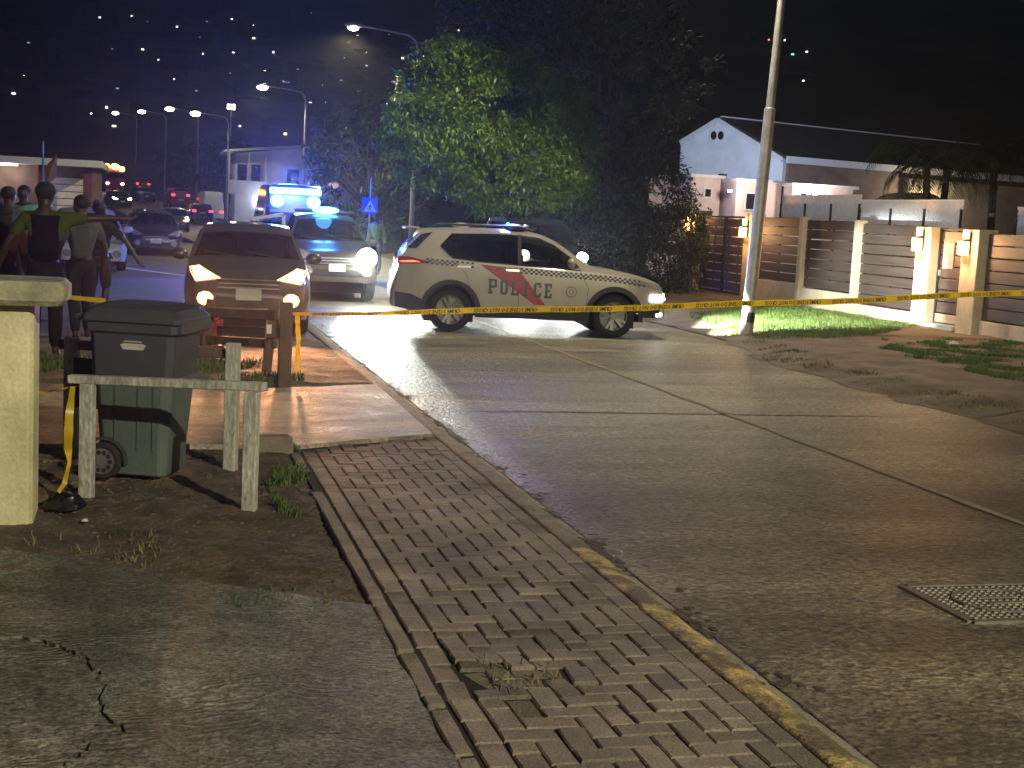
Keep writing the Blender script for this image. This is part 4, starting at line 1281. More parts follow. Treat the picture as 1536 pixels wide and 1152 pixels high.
class Car:
    """lofted body; the same surface functions place glass, lamps, trim and lettering on it"""
    def __init__(s, L, W, H, top, belt, wheels, wr, arch, zb=.25, tumble=.42, nose=.30, tail=.18, zmid=.55):
        s.L, s.W, s.H, s.top, s.belt, s.wheels, s.wr, s.arch, s.zb, s.tumble, s.nose, s.tail, s.zmid = L, W, H, top, belt, wheels, wr, arch, zb, tumble, nose, tail, zmid
        top = sorted(top)
        s.tx = np.array([p[0] for p in top]); s.tz = np.array([p[1] for p in top])
        belt = sorted(belt)
        s.bx = np.array([p[0] for p in belt]); s.bz = np.array([p[1] for p in belt])
        s.x0, s.x1 = s.tx[0], s.tx[-1]
    def zt(s, x):
        k = .07
        return sum(float(np.interp(x + d, s.tx, s.tz)) for d in (-k, -k / 2, 0, k / 2, k)) / 5
    def zbelt(s, x): return min(float(np.interp(x, s.bx, s.bz)), s.zt(x) - .035)
    def w(s, x):
        a, b = (s.x1 - x) / .75, (x - s.x0) / .6
        f = 1.0
        if a < 1: f *= 1 - s.nose * (1 - math.sqrt(max(0, 1 - (1 - max(0, a)) ** 2.2)))
        if b < 1: f *= 1 - s.tail * (1 - math.sqrt(max(0, 1 - (1 - max(0, b)) ** 2.2)))
        return s.W / 2 * f
    def zlow(s, x):
        z = s.zb
        a, b = (s.x1 - x), (x - s.x0)
        if a < .8: z += (1 - a / .8) * .06
        if b < .7: z += (1 - b / .7) * .12
        for xw in s.wheels:
            d = abs(x - xw)
            if d < s.arch: z = max(z, s.wr + math.sqrt(s.arch ** 2 - d ** 2) * 1.0)
        return z
    def yside(s, x, z):
        w_ = s.w(x); zb_ = s.zbelt(x); zt_ = s.zt(x)
        if z <= zb_:
            if z < s.zmid: return w_ * (1.0 - .06 * ((s.zmid - z) / (s.zmid - .2)) ** 2)
            f = (z - s.zmid) / max(.05, zb_ - s.zmid)
            return w_ * (1.0 - .035 * f * f)
        yb = w_ * .965
        ze = zt_ - .05 * min(1, (zt_ - zb_) / .25)
        ye = yb - s.tumble * max(0, ze - zb_)
        f = min(1, (z - zb_) / max(.01, ze - zb_))
        return yb + (ye - yb) * f
    def edge(s, x):
        zb_, zt_ = s.zbelt(x), s.zt(x)
        ze = zt_ - .05 * min(1, (zt_ - zb_) / .25)
        return s.yside(x, ze), ze
    def ztop(s, x, y):
        ye, ze = s.edge(x)
        f = min(1, abs(y) / max(.05, ye))
        return ze + (s.zt(x) - ze) * (1 - f ** 2.6)
    def section(s, x):
        zl, zb_ = s.zlow(x), s.zbelt(x)
        pts = []
        zl = min(zl, zb_ - .03)
        for f in (0, .12, .3, .5, .7, .85, .95, 1): z = zl + (zb_ - zl) * f; pts.append((s.yside(x, z), z))
        ye, ze = s.edge(x)
        for f in (.03, .35, .7, 1): z = zb_ + (ze - zb_) * f; pts.append((s.yside(x, z), z))
        for f in (.9, .72, .45, .2, 0): pts.append((ye * f, s.ztop(x, ye * f)))
        return pts
    def body(s, m, parent, holes=(), roof_hole=None, name='body'):
        xs = list(np.linspace(s.x0, s.x1, 64))
        for xw in s.wheels: xs += [xw + s.arch * math.cos(a) for a in np.linspace(.02, PI - .02, 17)]
        xs += [s.x0 + .01, s.x0 + .04, s.x0 + .08, s.x1 - .01, s.x1 - .04, s.x1 - .08]
        for px, pz in s.top: xs.append(px)
        xs = sorted(xs)
        xs = [x for i, x in enumerate(xs) if i == 0 or x - xs[i - 1] > .004]
        V, F_ = [], []
        half = len(s.section(0))
        n = 2 * half - 1
        for x in xs:
            p = s.section(x)
            ring = [(x, y, z) for y, z in p] + [(x, -y, z) for y, z in p[-2::-1]]
            V += ring
        for i in range(len(xs) - 1):
            for k in range(n - 1):
                q = (i * n + k, (i + 1) * n + k, (i + 1) * n + k + 1, i * n + k + 1)
                c = [sum(V[a][d] for a in q) / 4 for d in range(3)]
                skip = False
                mk = min(k, n - 2 - k)
                if 8 <= mk < 12 or mk in (7,):
                    for P_ in holes:
                        if all(in_poly(V[a][0], V[a][2], P_) for a in q): skip = True
                if mk >= 12 and roof_hole:
                    for (xa, xb) in roof_hole:
                        if xa < c[0] < xb and abs(c[1]) < s.edge(c[0])[0] * .88: skip = True
                if not skip: F_.append(q)
        F_.append(tuple(range(n))); F_.append(tuple((len(xs) - 1) * n + k for k in range(n - 1, -1, -1)))
        b = MB(); b.add(V, F_)
        o = b.build(name, m, parent, smooth=True, angle=50)
        return o
    # ---- panels draped on the surface
    def _drape(s, poly, mapf, step=.07):
        bm = bmesh.new()
        vs = [bm.verts.new((a, b, 0)) for a, b in poly]
        bm.faces.new(vs)
        for ax in (0, 1):
            lo, hi = min(p[ax] for p in poly), max(p[ax] for p in poly)
            k = math.ceil(lo / step) * step
            while k < hi:
                no = [0, 0, 0]; no[ax] = 1; co = [0, 0, 0]; co[ax] = k
                bmesh.ops.bisect_plane(bm, geom=bm.verts[:] + bm.edges[:] + bm.faces[:], plane_co=co, plane_no=no, dist=1e-5)
                k += step
        bmesh.ops.triangulate(bm, faces=[f for f in bm.faces if len(f.verts) > 4])
        bm.verts.index_update()
        V = [mapf(v.co.x, v.co.y) for v in bm.verts]
        F_ = [tuple(v.index for v in f.verts) for f in bm.faces]
        bm.free()
        return V, F_
    def side(s, poly, sg, off=.006, step=.07): return s._drape(poly, lambda x, z: (x, sg * (s.yside(x, z) + off), z), step)
    def roof(s, poly, off=.006, step=.08): return s._drape(poly, lambda x, y: (x, y, s.ztop(x, y) + off), step)
    def xf(s, y, z, front=True):
        a, b = (s.x1, 0) if front else (s.x0, 0)
        y = abs(y)
        for i in range(90):
            x = a + (b - a) * i / 90 * .5
            if z <= s.zt(x) and (z > s.zbelt(x) and y <= s.yside(x, z) or z <= s.zbelt(x) and y <= s.yside(x, z)): return x
        return (a + b) / 2
    def face(s, poly, front=True, off=.012, step=.06):
        sg = 1 if front else -1
        return s._drape(poly, lambda y, z: (s.xf(y, z, front) + sg * off, y, z), step)
    def put(s, name, parts, m, parent, smooth=True):
        b = MB()
        for V, F_ in parts: b.add(V, F_)
        o = b.build(name, m, parent, smooth=smooth, angle=60)
        return o
    def _tyre(s, tb, r, wd):
        prof = [(r * .64, -wd / 2 + .03), (r * .68, -wd / 2), (r * .9, -wd / 2), (r * .98, -wd / 2 + .025), (r, -wd / 2 + .05), (r, wd / 2 - .05), (r * .98, wd / 2 - .025), (r * .9, wd / 2), (r * .68, wd / 2), (r * .64, wd / 2 - .03)]
        n0 = len(tb.f)
        tb.lathe(prof, n=28, axis='Y')
        del tb.f[-2:]
    def wheel_set(s, parent, rim=None, spokes=10, twin=True):
        wd = .22
        tb, rb = MB(), MB()
        r = s.wr
        s._tyre(tb, r, wd)
        rb.lathe([(r * .67, -.06), (r * .67, .085), (r * .62, .085), (r * .58, .0)], n=28, axis='Y')
        for k in range(spokes // 2 if twin else spokes):
            a0 = 2 * PI * k / (spokes // 2 if twin else spokes)
            for da in ((-.2, .2) if twin else (0,)):
                a = a0 + da
                rb.beam((r * .1 * math.cos(a0), .07, r * .1 * math.sin(a0)), (r * .64 * math.cos(a), .085, r * .64 * math.sin(a)), .05 * r / .36, .03, up=(0, 1, 0))
        rb.lathe([(r * .16, .05), (r * .15, .095)], n=12, axis='Y')
        tm = tb.mesh('wheel', M_tyre, smooth=True); rm = rb.mesh('rim', rim or M_rim, smooth=True)
        for x in s.wheels:
            for sg in (1, -1):
                y = sg * (s.w(x) - wd / 2 - .025)
                wo = link('wheel', tm, parent, (x, y, r), (0, 0, 0 if sg > 0 else PI))
                link('rim', rm, wo)
        for x in s.wheels:                                    # dark wheel housings
            b = MB()
            b.box((x, 0, r + .1), (s.arch * 1.9, s.W * .66, .62))
            b.build('wheel_housing', M_plastic, parent)
    def arches(s, parent, m, wid=.055):
        for x in s.wheels:
            for sg in (1, -1):
                V, F_ = [], []
                for i in range(21):
                    a = -.12 + (PI + .24) * i / 20
                    for rr in (s.arch - .012, s.arch + wid):
                        px, pz = x + rr * math.cos(a), max(s.zb - .02, s.wr + rr * math.sin(a))
                        px = min(s.x1 - .02, max(s.x0 + .02, px))
                        V.append((px, sg * (s.yside(px, pz) + .012), pz))
                F_ = [(2 * i, 2 * i + 1, 2 * i + 3, 2 * i + 2) for i in range(20)]
                b = MB(); b.add(V, F_); b.build('wheel_arch', m, parent, smooth=True)
    def seam(s, pts, sg, wd=.007, off=.003):
        V, F_ = [], []
        for (a, b) in zip(pts[:-1], pts[1:]):
            d = Vector((b[0] - a[0], b[1] - a[1])).normalized(); n_ = Vector((-d.y, d.x)) * wd / 2
            o = len(V); k = 8
            for i in range(k + 1):
                x, z = a[0] + (b[0] - a[0]) * i / k, a[1] + (b[1] - a[1]) * i / k
                for q in (1, -1):
                    xx, zz = x + n_.x * q, z + n_.y * q
                    V.append((xx, sg * (s.yside(xx, zz) + off), zz))
            F_ += [(o + 2 * i, o + 2 * i + 1, o + 2 * i + 3, o + 2 * i + 2) for i in range(k)]
        return V, F_
    def interior(s, parent, xa, xb, seats=((.05,), (-.9,))):
        b = MB()
        b.box(((xa + xb) / 2, 0, .62), (xb - xa, s.W * .8, .35))
        b.box((xb - .12, 0, .88), (.3, s.W * .8, .22))
        b.build('cabin_floor', M_int, parent, bev=.02)
        for (x,) in seats:
            for y in (-.36, .36):
                b = MB()
                b.box((x, y, .82), (.5, .46, .16)); b.box((x - .26, y, 1.06), (.14, .44, .5)); b.box((x - .3, y, 1.4), (.1, .24, .16))
                b.build('seat', M_int, parent, bev=.03)
    def mirrors(s, parent, x, z, m):
        for sg in (1, -1):
            b = MB()
            y = s.yside(x, z)
            b.ball((x - .02, sg * (y + .13), z + .06), (.07, .12, .085), 12, 8)
            b.beam((x, sg * (y - .02), z), (x, sg * (y + .08), z + .03), .05, .04)
            b.build('wing_mirror', m, parent, smooth=True)

def rrect(x0, x1, z0, z1, c=.02):
    return [(x0 + c, z0), (x1 - c, z0), (x1, z0 + c), (x1, z1 - c), (x1 - c, z1), (x0 + c, z1), (x0, z1 - c), (x0, z0 + c)]

HALOGEN = emit('halogen lamp', (1.0, .40, .15), 6)
XENON = emit('xenon lamp', (.93, 1.0, .86), 90)
XENON2 = emit('xenon lamp soft', (.95, 1.0, .95), 30)
BLUE = emit('blue beacon', (.02, .12, 1.0), 22)
BLUEW = emit('bright blue beacon', (.06, .42, 1.0), 22)

# ---------------------------------------------------------------- police SUV
suv_top = [(-2.25, .52), (-2.24, .68), (-2.18, 1.08), (-2.10, 1.30), (-1.93, 1.50), (-1.84, 1.645), (-1.5, 1.675), (-.92, 1.70), (-.08, 1.70), (.25, 1.635), (.50, 1.53), (.85, 1.285), (1.02, 1.16), (1.4, 1.125), (1.78, 1.06), (2.1, .97), (2.22, .90), (2.28, .78), (2.31, .55)]
suv_belt = [(-2.3, 1.05), (-1.6, 1.20), (-.82, 1.165), (.6, 1.115), (1.0, 1.08), (1.8, 1.0), (2.31, .8)]
C1 = Car(4.6, 1.84, 1.70, suv_top, suv_belt, (1.41, -1.295), .36, .425, .27)
M_pwhite = paint('police white paint', (.39, .36, .31))
pol = thing('police_car', 'white police SUV parked across the road behind the tape, side towards the viewer', 'police car', (6.09, 22.42, RZ), math.atan2(-.36, 2.74))
wr_ = [(-1.47, 1.38), (-1.27, 1.225), (-.86, 1.185), (-.235, 1.155), (-.235, 1.60), (-.6, 1.605), (-1.30, 1.575)]
wf_ = [(-.155, 1.15), (.60, 1.12), (.76, 1.145), (.63, 1.29), (.36, 1.47), (.12, 1.565), (-.155, 1.598)]
C1.body(M_pwhite, pol, holes=(wr_, wf_), roof_hole=[(.56, .98)])
for sg in (1, -1):
    C1.put('window', [C1.side([(-1.50, 1.385), (-1.28, 1.205), (-.86, 1.168), (-.215, 1.14), (-.215, 1.615), (-.6, 1.62), (-1.31, 1.595)], sg, .007)], M_glassd, pol)
    C1.put('window', [C1.side([(-.175, 1.135), (.62, 1.10), (.80, 1.14), (.65, 1.30), (.38, 1.485), (.13, 1.585), (-.175, 1.615)], sg, .007)], M_glass, pol)
    C1.put('window_trim', [C1.side([(-.222, 1.13), (-.17, 1.13), (-.17, 1.625), (-.222, 1.625)], sg, .010), C1.side([(-1.52, 1.37), (-1.28, 1.19), (-.86, 1.15), (.82, 1.08), (.82, 1.10), (-.86, 1.17), (-1.27, 1.21)], sg, .009)], M_plastic, pol)
    C1.put('quarter_glass', [C1.side([(-2.03, 1.33), (-1.80, 1.56), (-1.62, 1.60), (-1.88, 1.33)], sg, .006)], M_win, pol)
C1.put('windscreen', [C1.roof([(.52, -.60), (1.00, -.70), (1.00, .70), (.52, .60)], .008)], M_glass, pol)
C1.put('rear_window', [C1.roof([(-2.09, -.60), (-1.88, -.56), (-1.88, .56), (-2.09, .60)], .010)], M_win, pol)
C1.interior(pol, -1.3, 1.0, ((.1,), (-.85,)))
C1.wheel_set(pol, M_rimd, 10)
C1.arches(pol, M_plastic, .07)
C1.mirrors(pol, .66, 1.14, M_pwhite)
cl = []
for sg in (1, -1):
    cl = [C1.side([(-.88, .26), (.99, .26), (.99, .43), (-.88, .40)], sg, .014), C1.side([(-2.19, .38), (-1.75, .31), (-1.72, .50), (-1.95, .60), (-2.20, .62)], sg, .012), C1.side([(1.84, .36), (2.2, .36), (2.2, .50), (1.84, .46)], sg, .012)]
    for c_ in cl: C1.put('side_cladding', [c_], M_plastic, pol)
C1.put('door_seam', [C1.seam(p, sg) for sg in (1, -1) for p in ([(.93, .45), (.96, .8), (.80, 1.12)], [(-.19, .45), (-.19, 1.14)], [(-.95, .62), (-1.06, .95), (-1.28, 1.2)], [(1.0, 1.02), (2.0, .87)])], M_plastic, pol)
for sg in (1, -1):
    for x in (-.42, -1.22):
        z = 1.045 if x > -1 else 1.07
        C1.put('door_handle', [C1.side(rrect(x, x + .23, z - .018, z + .018, .014), sg, .022)], M_chrome, pol)
# livery on both flanks
M_green = mat('dark green print', (.02, .055, .055), .45, var=.1)
M_red = mat('red livery', (.34, .012, .03), .45, var=.12)
M_navy = mat('navy check', (.01, .014, .035), .5, var=.1)
LET = {'P': [(0, 0, .26, 1), (-.09, 0, .38, .14), (-.09, .86, .5, 1), (.26, .84, .62, 1), (.26, .40, .62, .55), (.56, .44, .80, .95)],
       'O': [(0, .12, .26, .88), (.54, .12, .80, .88), (.1, 0, .7, .16), (.1, .84, .7, 1)],
       'L': [(.04, 0, .30, 1), (-.06, .86, .42, 1), (-.06, 0, .74, .15), (.56, .1, .74, .36)],
       'I': [(.18, 0, .46, 1), (.04, 0, .60, .14), (.04, .86, .60, 1)],
       'C': [(0, .12, .26, .88), (.1, 0, .7, .16), (.1, .84, .7, 1), (.56, .66, .78, .9), (.56, .1, .78, .32)],
       'E': [(.02, 0, .28, 1), (-.07, 0, .72, .15), (-.07, .85, .72, 1), (.2, .43, .56, .57), (.54, .1, .72, .34), (.54, .68, .72, .9)]}
CW, CH = .172, .24
for sg in (1, -1):
    pl = []
    for k, ch in enumerate('POLICE'):
        j = k if sg < 0 else 5 - k
        bx = -.68 + j * (CW + .012)
        for n_i, (a, b, c, d) in enumerate(LET[ch]):
            sx = lambda t: bx + (t * CW * .92 if sg < 0 else CW - t * CW * .92)
            xa, xb = sorted((sx(a), sx(c)))
            zz = .655 - .008 * j
            pl.append(C1.side([(xa, zz + b * CH), (xb, zz + b * CH), (xb, zz + d * CH), (xa, zz + d * CH)], sg, .0095 + .0004 * n_i, .1))
    C1.put('police_lettering', pl, M_green, pol, smooth=False)
    C1.put('red_stripe', [C1.side([(-.84, 1.12), (-.22, 1.08), (.26, .50), (.08, .50)], sg, .0075)], M_red, pol)
    ck = []
    def zc(x): return float(np.interp(x, [-1.75, -.9, -.2, .8, 1.4, 1.95], [1.09, 1.05, 1.0, .955, .925, .86]))
    for (xa, xb) in ((-1.72, -.90), (-.26, 1.92)):
        nn = int((xb - xa) / .041)
        for i in range(nn):
            x = xa + i * .041
            for r_ in range(3):
                if (i + r_) % 2 == 0 and not (abs(x + 1.1) < .14 and r_ == 1):
                    z = zc(x) + r_ * .031
                    z2 = zc(x + .041) + r_ * .031
                    ck.append(C1.side([(x, z), (x + .041, z2), (x + .041, z2 + .031), (x, z + .031)], sg, .0075, .2))
    C1.put('check_band', ck, M_navy, pol, smooth=False)
    rg = []
    for i in range(20):
        a, b = 2 * PI * i / 20, 2 * PI * (i + 1) / 20
        for r0, r1 in ((.075, .095), (.03, .045)):
            rg.append(C1.side([(.68 + r0 * math.cos(a), .735 + r0 * math.sin(a)), (.68 + r1 * math.cos(a), .735 + r1 * math.sin(a)), (.68 + r1 * math.cos(b), .735 + r1 * math.sin(b)), (.68 + r0 * math.cos(b), .735 + r0 * math.sin(b))], sg, .0075, .3))
    C1.put('crest', rg, mat('grey crest', (.22, .21, .19), .5), pol, smooth=False)
    # lamps
    C1.put('headlight', [C1.side([(1.72, .93), (1.98, .885), (2.22, .80), (2.24, .86), (2.10, .915), (1.9, .965)], sg, .010)], M_headoff, pol)
    C1.put('low_beam', [C1.face([(sg * .50, .66), (sg * .72, .66), (sg * .70, .76), (sg * .50, .77)], True, .022), C1.side([(2.02, .635), (2.25, .63), (2.25, .73), (2.02, .735)], sg, .016)], XENON2, pol)
    C1.put('fog_light', [C1.side([(2.14, .38), (2.25, .39), (2.25, .43), (2.14, .43)], sg, .018)], XENON2, pol)
    tl = C1.put('tail_light', [C1.side([(-2.19, 1.07), (-2.165, 1.19), (-2.0, 1.195), (-1.62, 1.115), (-1.85, 1.085)], sg, .012), C1.face([(sg * .45, 1.10), (sg * .80, 1.08), (sg * .80, 1.17), (sg * .45, 1.17)], False, .03)], M_tailoff, pol)
    C1.put('lit_strip', [C1.side([(-2.16, 1.115), (-1.93, 1.14), (-1.80, 1.115), (-2.1, 1.10)], sg, .017)], emit('brake strip', (1.0, .12, .05), 3.0), tl)
    lamp('beam', 'SPOT', (2.42, sg * .65, .70), 6000, (.95, 1.0, .88), pol, (9.0, sg * .5 + 5.6, -.30), .05, 38, .35)
C1.put('grille', [C1.face([(-.42, .60), (.42, .60), (.50, .86), (-.50, .86)], True, .016)], M_plastic, pol)
C1.put('front_bumper', [C1.face([(-.7, .36), (.7, .36), (.7, .5), (-.7, .5)], True, .014)], M_plastic, pol)
C1.put('number_plate', [C1.face(rrect(-.26, .26, .84, .96, .01), False, .05)], M_plate, pol)
C1.put('rear_bumper', [C1.face([(-.75, .5), (.75, .5), (.75, .7), (-.75, .7)], False, .014)], M_plastic, pol)
b = MB(); b.box((-1.95, 0, 1.655), (.24, 1.12, .035)); b.build('spoiler', M_pwhite, pol, bev=.01)
for sg in (1, -1):
    b = MB(); b.tube([(-1.55, sg * .60, 1.69), (-1.45, sg * .60, 1.735), (-.2, sg * .60, 1.75), (.05, sg * .58, 1.70)], .018, 8); b.build('roof_rail', M_plastic, pol, smooth=True)
lb = MB(); lb.ball((-.20, 0, 1.715), (.20, .62, .075), 20, 8); bar = lb.build('light_bar', M_plastic, pol, smooth=True)
b = MB(); b.ball((-.36, -.42, 1.775), (.035, .07, .035), 10, 6); b.build('blue_lens', BLUE, bar, smooth=True)
b = MB(); b.ball((-.05, -.40, 1.765), (.04, .09, .03), 10, 6); b.build('clear_lens', M_headoff, bar, smooth=True)
b = MB(); b.ball((-1.10, .1, 1.72), (.15, .08, .05), 10, 6); b.build('roof_antenna', M_pwhite, pol, smooth=True)
b = MB(); b.box((0, 0, .32), (3.9, 1.4, .1)); b.build('underbody', M_plastic, pol)

lamp('blue_flash', 'POINT', (-.2, .5, 2.0), 220, (.22, .30, 1.0), pol, size=.15)
# ---------------------------------------------------------------- generic car from a profile
def make_car(name, label, cat, C, m, loc, rz, side_win, ws, rw, front=None, rear=None, rim=None, glass=None, holes=True, group=None, seats=((.1,), (-.8,)), cab=(-1.1, .9), detail=True, grille='bar', plate=True, mirror=(.55, .95), headlamp=None, foglamp=None, lampz=.72, tail_lit=False, plate_rear=True, spot=0, spotcol=(1, .6, .35), rear_panel=None):
    t = thing(name, label, cat, loc, rz, group)
    g = glass or M_glass
    C.body(m, t, holes=side_win if holes else (), roof_hole=[(ws[0] + .03, ws[1] - .03)] if holes else None)
    for sg in (1, -1):
        for P_ in side_win:
            cxx = sum(p[0] for p in P_) / len(P_); czz = sum(p[1] for p in P_) / len(P_)
            C.put('window', [C.side([(cxx + (x - cxx) * 1.035, czz + (z - czz) * 1.06) for x, z in P_], sg, .007)], g, t)
    wy = lambda x: C.edge(x)[0] * .93
    C.put('windscreen', [C.roof([(ws[0], -wy(ws[0])), (ws[1], -wy(ws[1])), (ws[1], wy(ws[1])), (ws[0], wy(ws[0]))], .008)], g, t)
    if rw: C.put('rear_window', [C.roof([(rw[0], -wy(rw[0]) * .9), (rw[1], -wy(rw[1]) * .9), (rw[1], wy(rw[1]) * .9), (rw[0], wy(rw[0]) * .9)], .010)], M_win, t)
    C.wheel_set(t, rim, 10)
    if detail:
        C.interior(t, cab[0], cab[1], seats)
        C.mirrors(t, mirror[0], mirror[1], m)
        C.put('door_seam', [C.seam(p, sg) for sg in (1, -1) for p in ([(.75, .4), (.78, .9)], [(-.25, .4), (-.25, .95)])], M_plastic, t)
        for sg in (1, -1):
            for x in (-.45, -1.25): C.put('door_handle', [C.side(rrect(x, x + .2, .86, .89, .012), sg, .02)], m, t)
        b = MB(); b.box((0, 0, C.zb + .06), (C.L * .8, C.W * .76, .1)); b.build('underbody', M_plastic, t)
    W2 = C.w(C.x1 - .06)
    z = lampz
    for sg in (1, -1):
        hm = headlamp[0 if sg > 0 else 1] if isinstance(headlamp, tuple) else headlamp
        poly = [(sg * W2 * .52, z - .02), (sg * W2 * .98, z - .07), (sg * (W2 + .10), z + .10), (sg * W2 * .93, z + .13)]
        C.put('headlight', [C.face(poly, True, .02)], hm or M_headoff, t)
        fm = foglamp or M_headoff
        if detail:
            C.put('fog_light', [C.face([(sg * (W2 * .80 + .11 * math.cos(a)), z - .29 + .095 * math.sin(a)) for a in np.linspace(0, 2 * PI, 10)[:-1]], True, .022)], fm, t)
        if spot and (not isinstance(headlamp, tuple) or hm is not None):
            lamp('beam', 'SPOT', (C.x1 + .06, sg * W2 * .78, z + .02), spot, spotcol, t, (C.x1 + 4.2, sg * W2 * .8, -.15), .08, 46, 1.0)
    C.put('grille', [C.face([(-W2 * .55, z - .18), (W2 * .55, z - .18), (W2 * .62, z + .02), (-W2 * .62, z + .02)], True, .014)], M_plastic, t)
    C.put('lower_grille', [C.face([(-W2 * .7, z - .40), (W2 * .7, z - .40), (W2 * .6, z - .26), (-W2 * .6, z - .26)], True, .014)], M_plastic, t)
    if detail:
        C.put('grille_bars', [C.face([(-W2 * .56, z - .15 + k * .055), (W2 * .56, z - .15 + k * .055), (W2 * .57, z - .132 + k * .055), (-W2 * .57, z - .132 + k * .055)], True, .022) for k in range(3)], M_rim, t)
        hz0 = ws[1] + .06
        hood = []
        for sg in (1, -1):
            for (xa, ya, xb, yb) in ((hz0, .90, C.x1 - .25, .70), (hz0 + .05, .42, C.x1 - .3, .34)):
                wd_ = .006
                hood.append(C.roof([(xa, sg * C.edge(xa)[0] * ya), (xb, sg * C.edge(xb)[0] * yb), (xb, sg * (C.edge(xb)[0] * yb - wd_)), (xa, sg * (C.edge(xa)[0] * ya - wd_))], .004))
        C.put('bonnet_seam', hood, M_plastic, t)
        wp = MB()
        for y0, y1 in ((-.05, -.6), (.5, -.02)):
            wp.tube([(ws[1] + .04, y0, C.ztop(ws[1] + .04, y0) + .02), (ws[1] - .10, y1, C.ztop(ws[1] - .10, y1) + .022)], .009, 5)
        wp.build('wiper', M_plastic, t)['kind'] = 'stuff'
    if plate: C.put('number_plate', [C.face(rrect(-.17, .17, z - .30, z - .15, .01), True, .028)], M_plate, t)
    tz = C.zt(C.x0 + .25) - .16 if not rear else rear
    W3 = C.w(C.x0 + .05)
    for sg in (1, -1):
        C.put('tail_light', [C.face([(sg * W3 * .62, tz - .10), (sg * W3 * .97, tz - .10), (sg * W3 * .97, tz + .06), (sg * W3 * .62, tz + .06)], False, .03)], M_tail if tail_lit else M_tailoff, t)
    if plate_rear: C.put('number_plate', [C.face(rrect(-.25, .25, .74, .85, .01), False, .03)], M_plate, t)
    return t

hb_top = [(-2.08, .5), (-2.06, .62), (-2.02, .92), (-1.9, 1.18), (-1.62, 1.46), (-.7, 1.52), (-.1, 1.50), (.28, 1.42), (1.02, 1.02), (1.1, 1.0), (1.75, .90), (1.98, .80), (2.06, .68), (2.10, .5)]
hb_belt = [(-2.1, .95), (-1.5, 1.0), (.9, .93), (2.1, .7)]
HB = Car(4.2, 1.74, 1.52, hb_top, hb_belt, (1.30, -1.26), .31, .365, .20)
hb_win = [[(-1.55, 1.08), (-.33, 1.03), (-.33, 1.42), (-1.2, 1.42)], [(-.25, 1.02), (.72, .99), (.25, 1.37), (-.25, 1.42)]]
sd_top = [(-2.3, .5), (-2.28, .68), (-2.2, .95), (-1.75, 1.02), (-1.6, 1.08), (-.95, 1.40), (-.5, 1.45), (0, 1.43), (.25, 1.36), (1.0, .98), (1.1, .95), (1.95, .84), (2.2, .72), (2.28, .6), (2.3, .48)]
sd_belt = [(-2.3, .85), (-1.5, .95), (.9, .90), (2.3, .66)]
SD = Car(4.6, 1.78, 1.45, sd_top, sd_belt, (1.40, -1.34), .32, .375, .19)
sd_win = [[(-1.25, 1.0), (-.33, .97), (-.33, 1.35), (-.85, 1.34)], [(-.25, .97), (.72, .95), (.22, 1.31), (-.25, 1.36)]]
pk_top = [(-2.6, .6), (-2.58, 1.0), (-2.5, 1.06), (-1.2, 1.08), (-1.12, 1.15), (-.98, 1.72), (-.6, 1.79), (.2, 1.78), (.42, 1.70), (1.05, 1.18), (1.2, 1.14), (2.2, 1.06), (2.45, .96), (2.54, .8), (2.58, .55)]
pk_belt = [(-2.6, 1.02), (-1.1, 1.05), (1.0, 1.09), (2.6, .9)]
PK = Car(5.2, 1.84, 1.79, pk_top, pk_belt, (1.62, -1.5), .38, .45, .36)
pk_win = [[(-.95, 1.16), (-.30, 1.15), (-.30, 1.68), (-.85, 1.67)], [(-.22, 1.15), (.85, 1.15), (.40, 1.60), (-.22, 1.68)]]
vn_top = [(-2.5, .5), (-2.48, 2.2), (-2.40, 2.46), (-2.2, 2.53), (0, 2.55), (.75, 2.48), (1.05, 2.3), (1.75, 1.32), (1.9, 1.25), (2.3, 1.08), (2.42, .9), (2.48, .5)]
vn_belt = [(-2.5, 1.25), (1.7, 1.2), (2.5, .9)]
VN = Car(5.0, 1.84, 2.55, vn_top, vn_belt, (1.6, -1.45), .34, .40, .24, tumble=.12)
vn_win = [[(.3, 1.35), (1.45, 1.33), (1.05, 2.0), (.3, 2.05)]]
jp_top = [(-2.2, .6), (-2.2, 1.2), (-2.12, 1.62), (-1.95, 1.80), (-.5, 1.84), (.25, 1.80), (.45, 1.70), (.92, 1.22), (1.1, 1.16), (1.95, 1.08), (2.12, .98), (2.2, .8), (2.22, .55)]
jp_belt = [(-2.2, 1.12), (.9, 1.10), (2.2, .92)]
JP = Car(4.4, 1.86, 1.84, jp_top, jp_belt, (1.4, -1.35), .38, .44, .32, tumble=.3)
jp_win = [[(-1.9, 1.2), (-.33, 1.18), (-.33, 1.68), (-1.8, 1.66)], [(-.25, 1.18), (.75, 1.17), (.35, 1.62), (-.25, 1.68)]]

P_silver = paint('silver grey paint', (.095, .095, .11), .3, .5)
P_dark = paint('dark blue grey paint', (.035, .04, .055), .3, .3)
P_black = paint('black paint', (.008, .008, .01), .25)
P_white = paint('plain white paint', (.62, .62, .62))
P_tan = paint('dull gold paint', (.085, .07, .055), .35, .4)
P_red = paint('red paint', (.22, .012, .016))
P_navy = paint('navy van paint', (.018, .03, .09), .3)

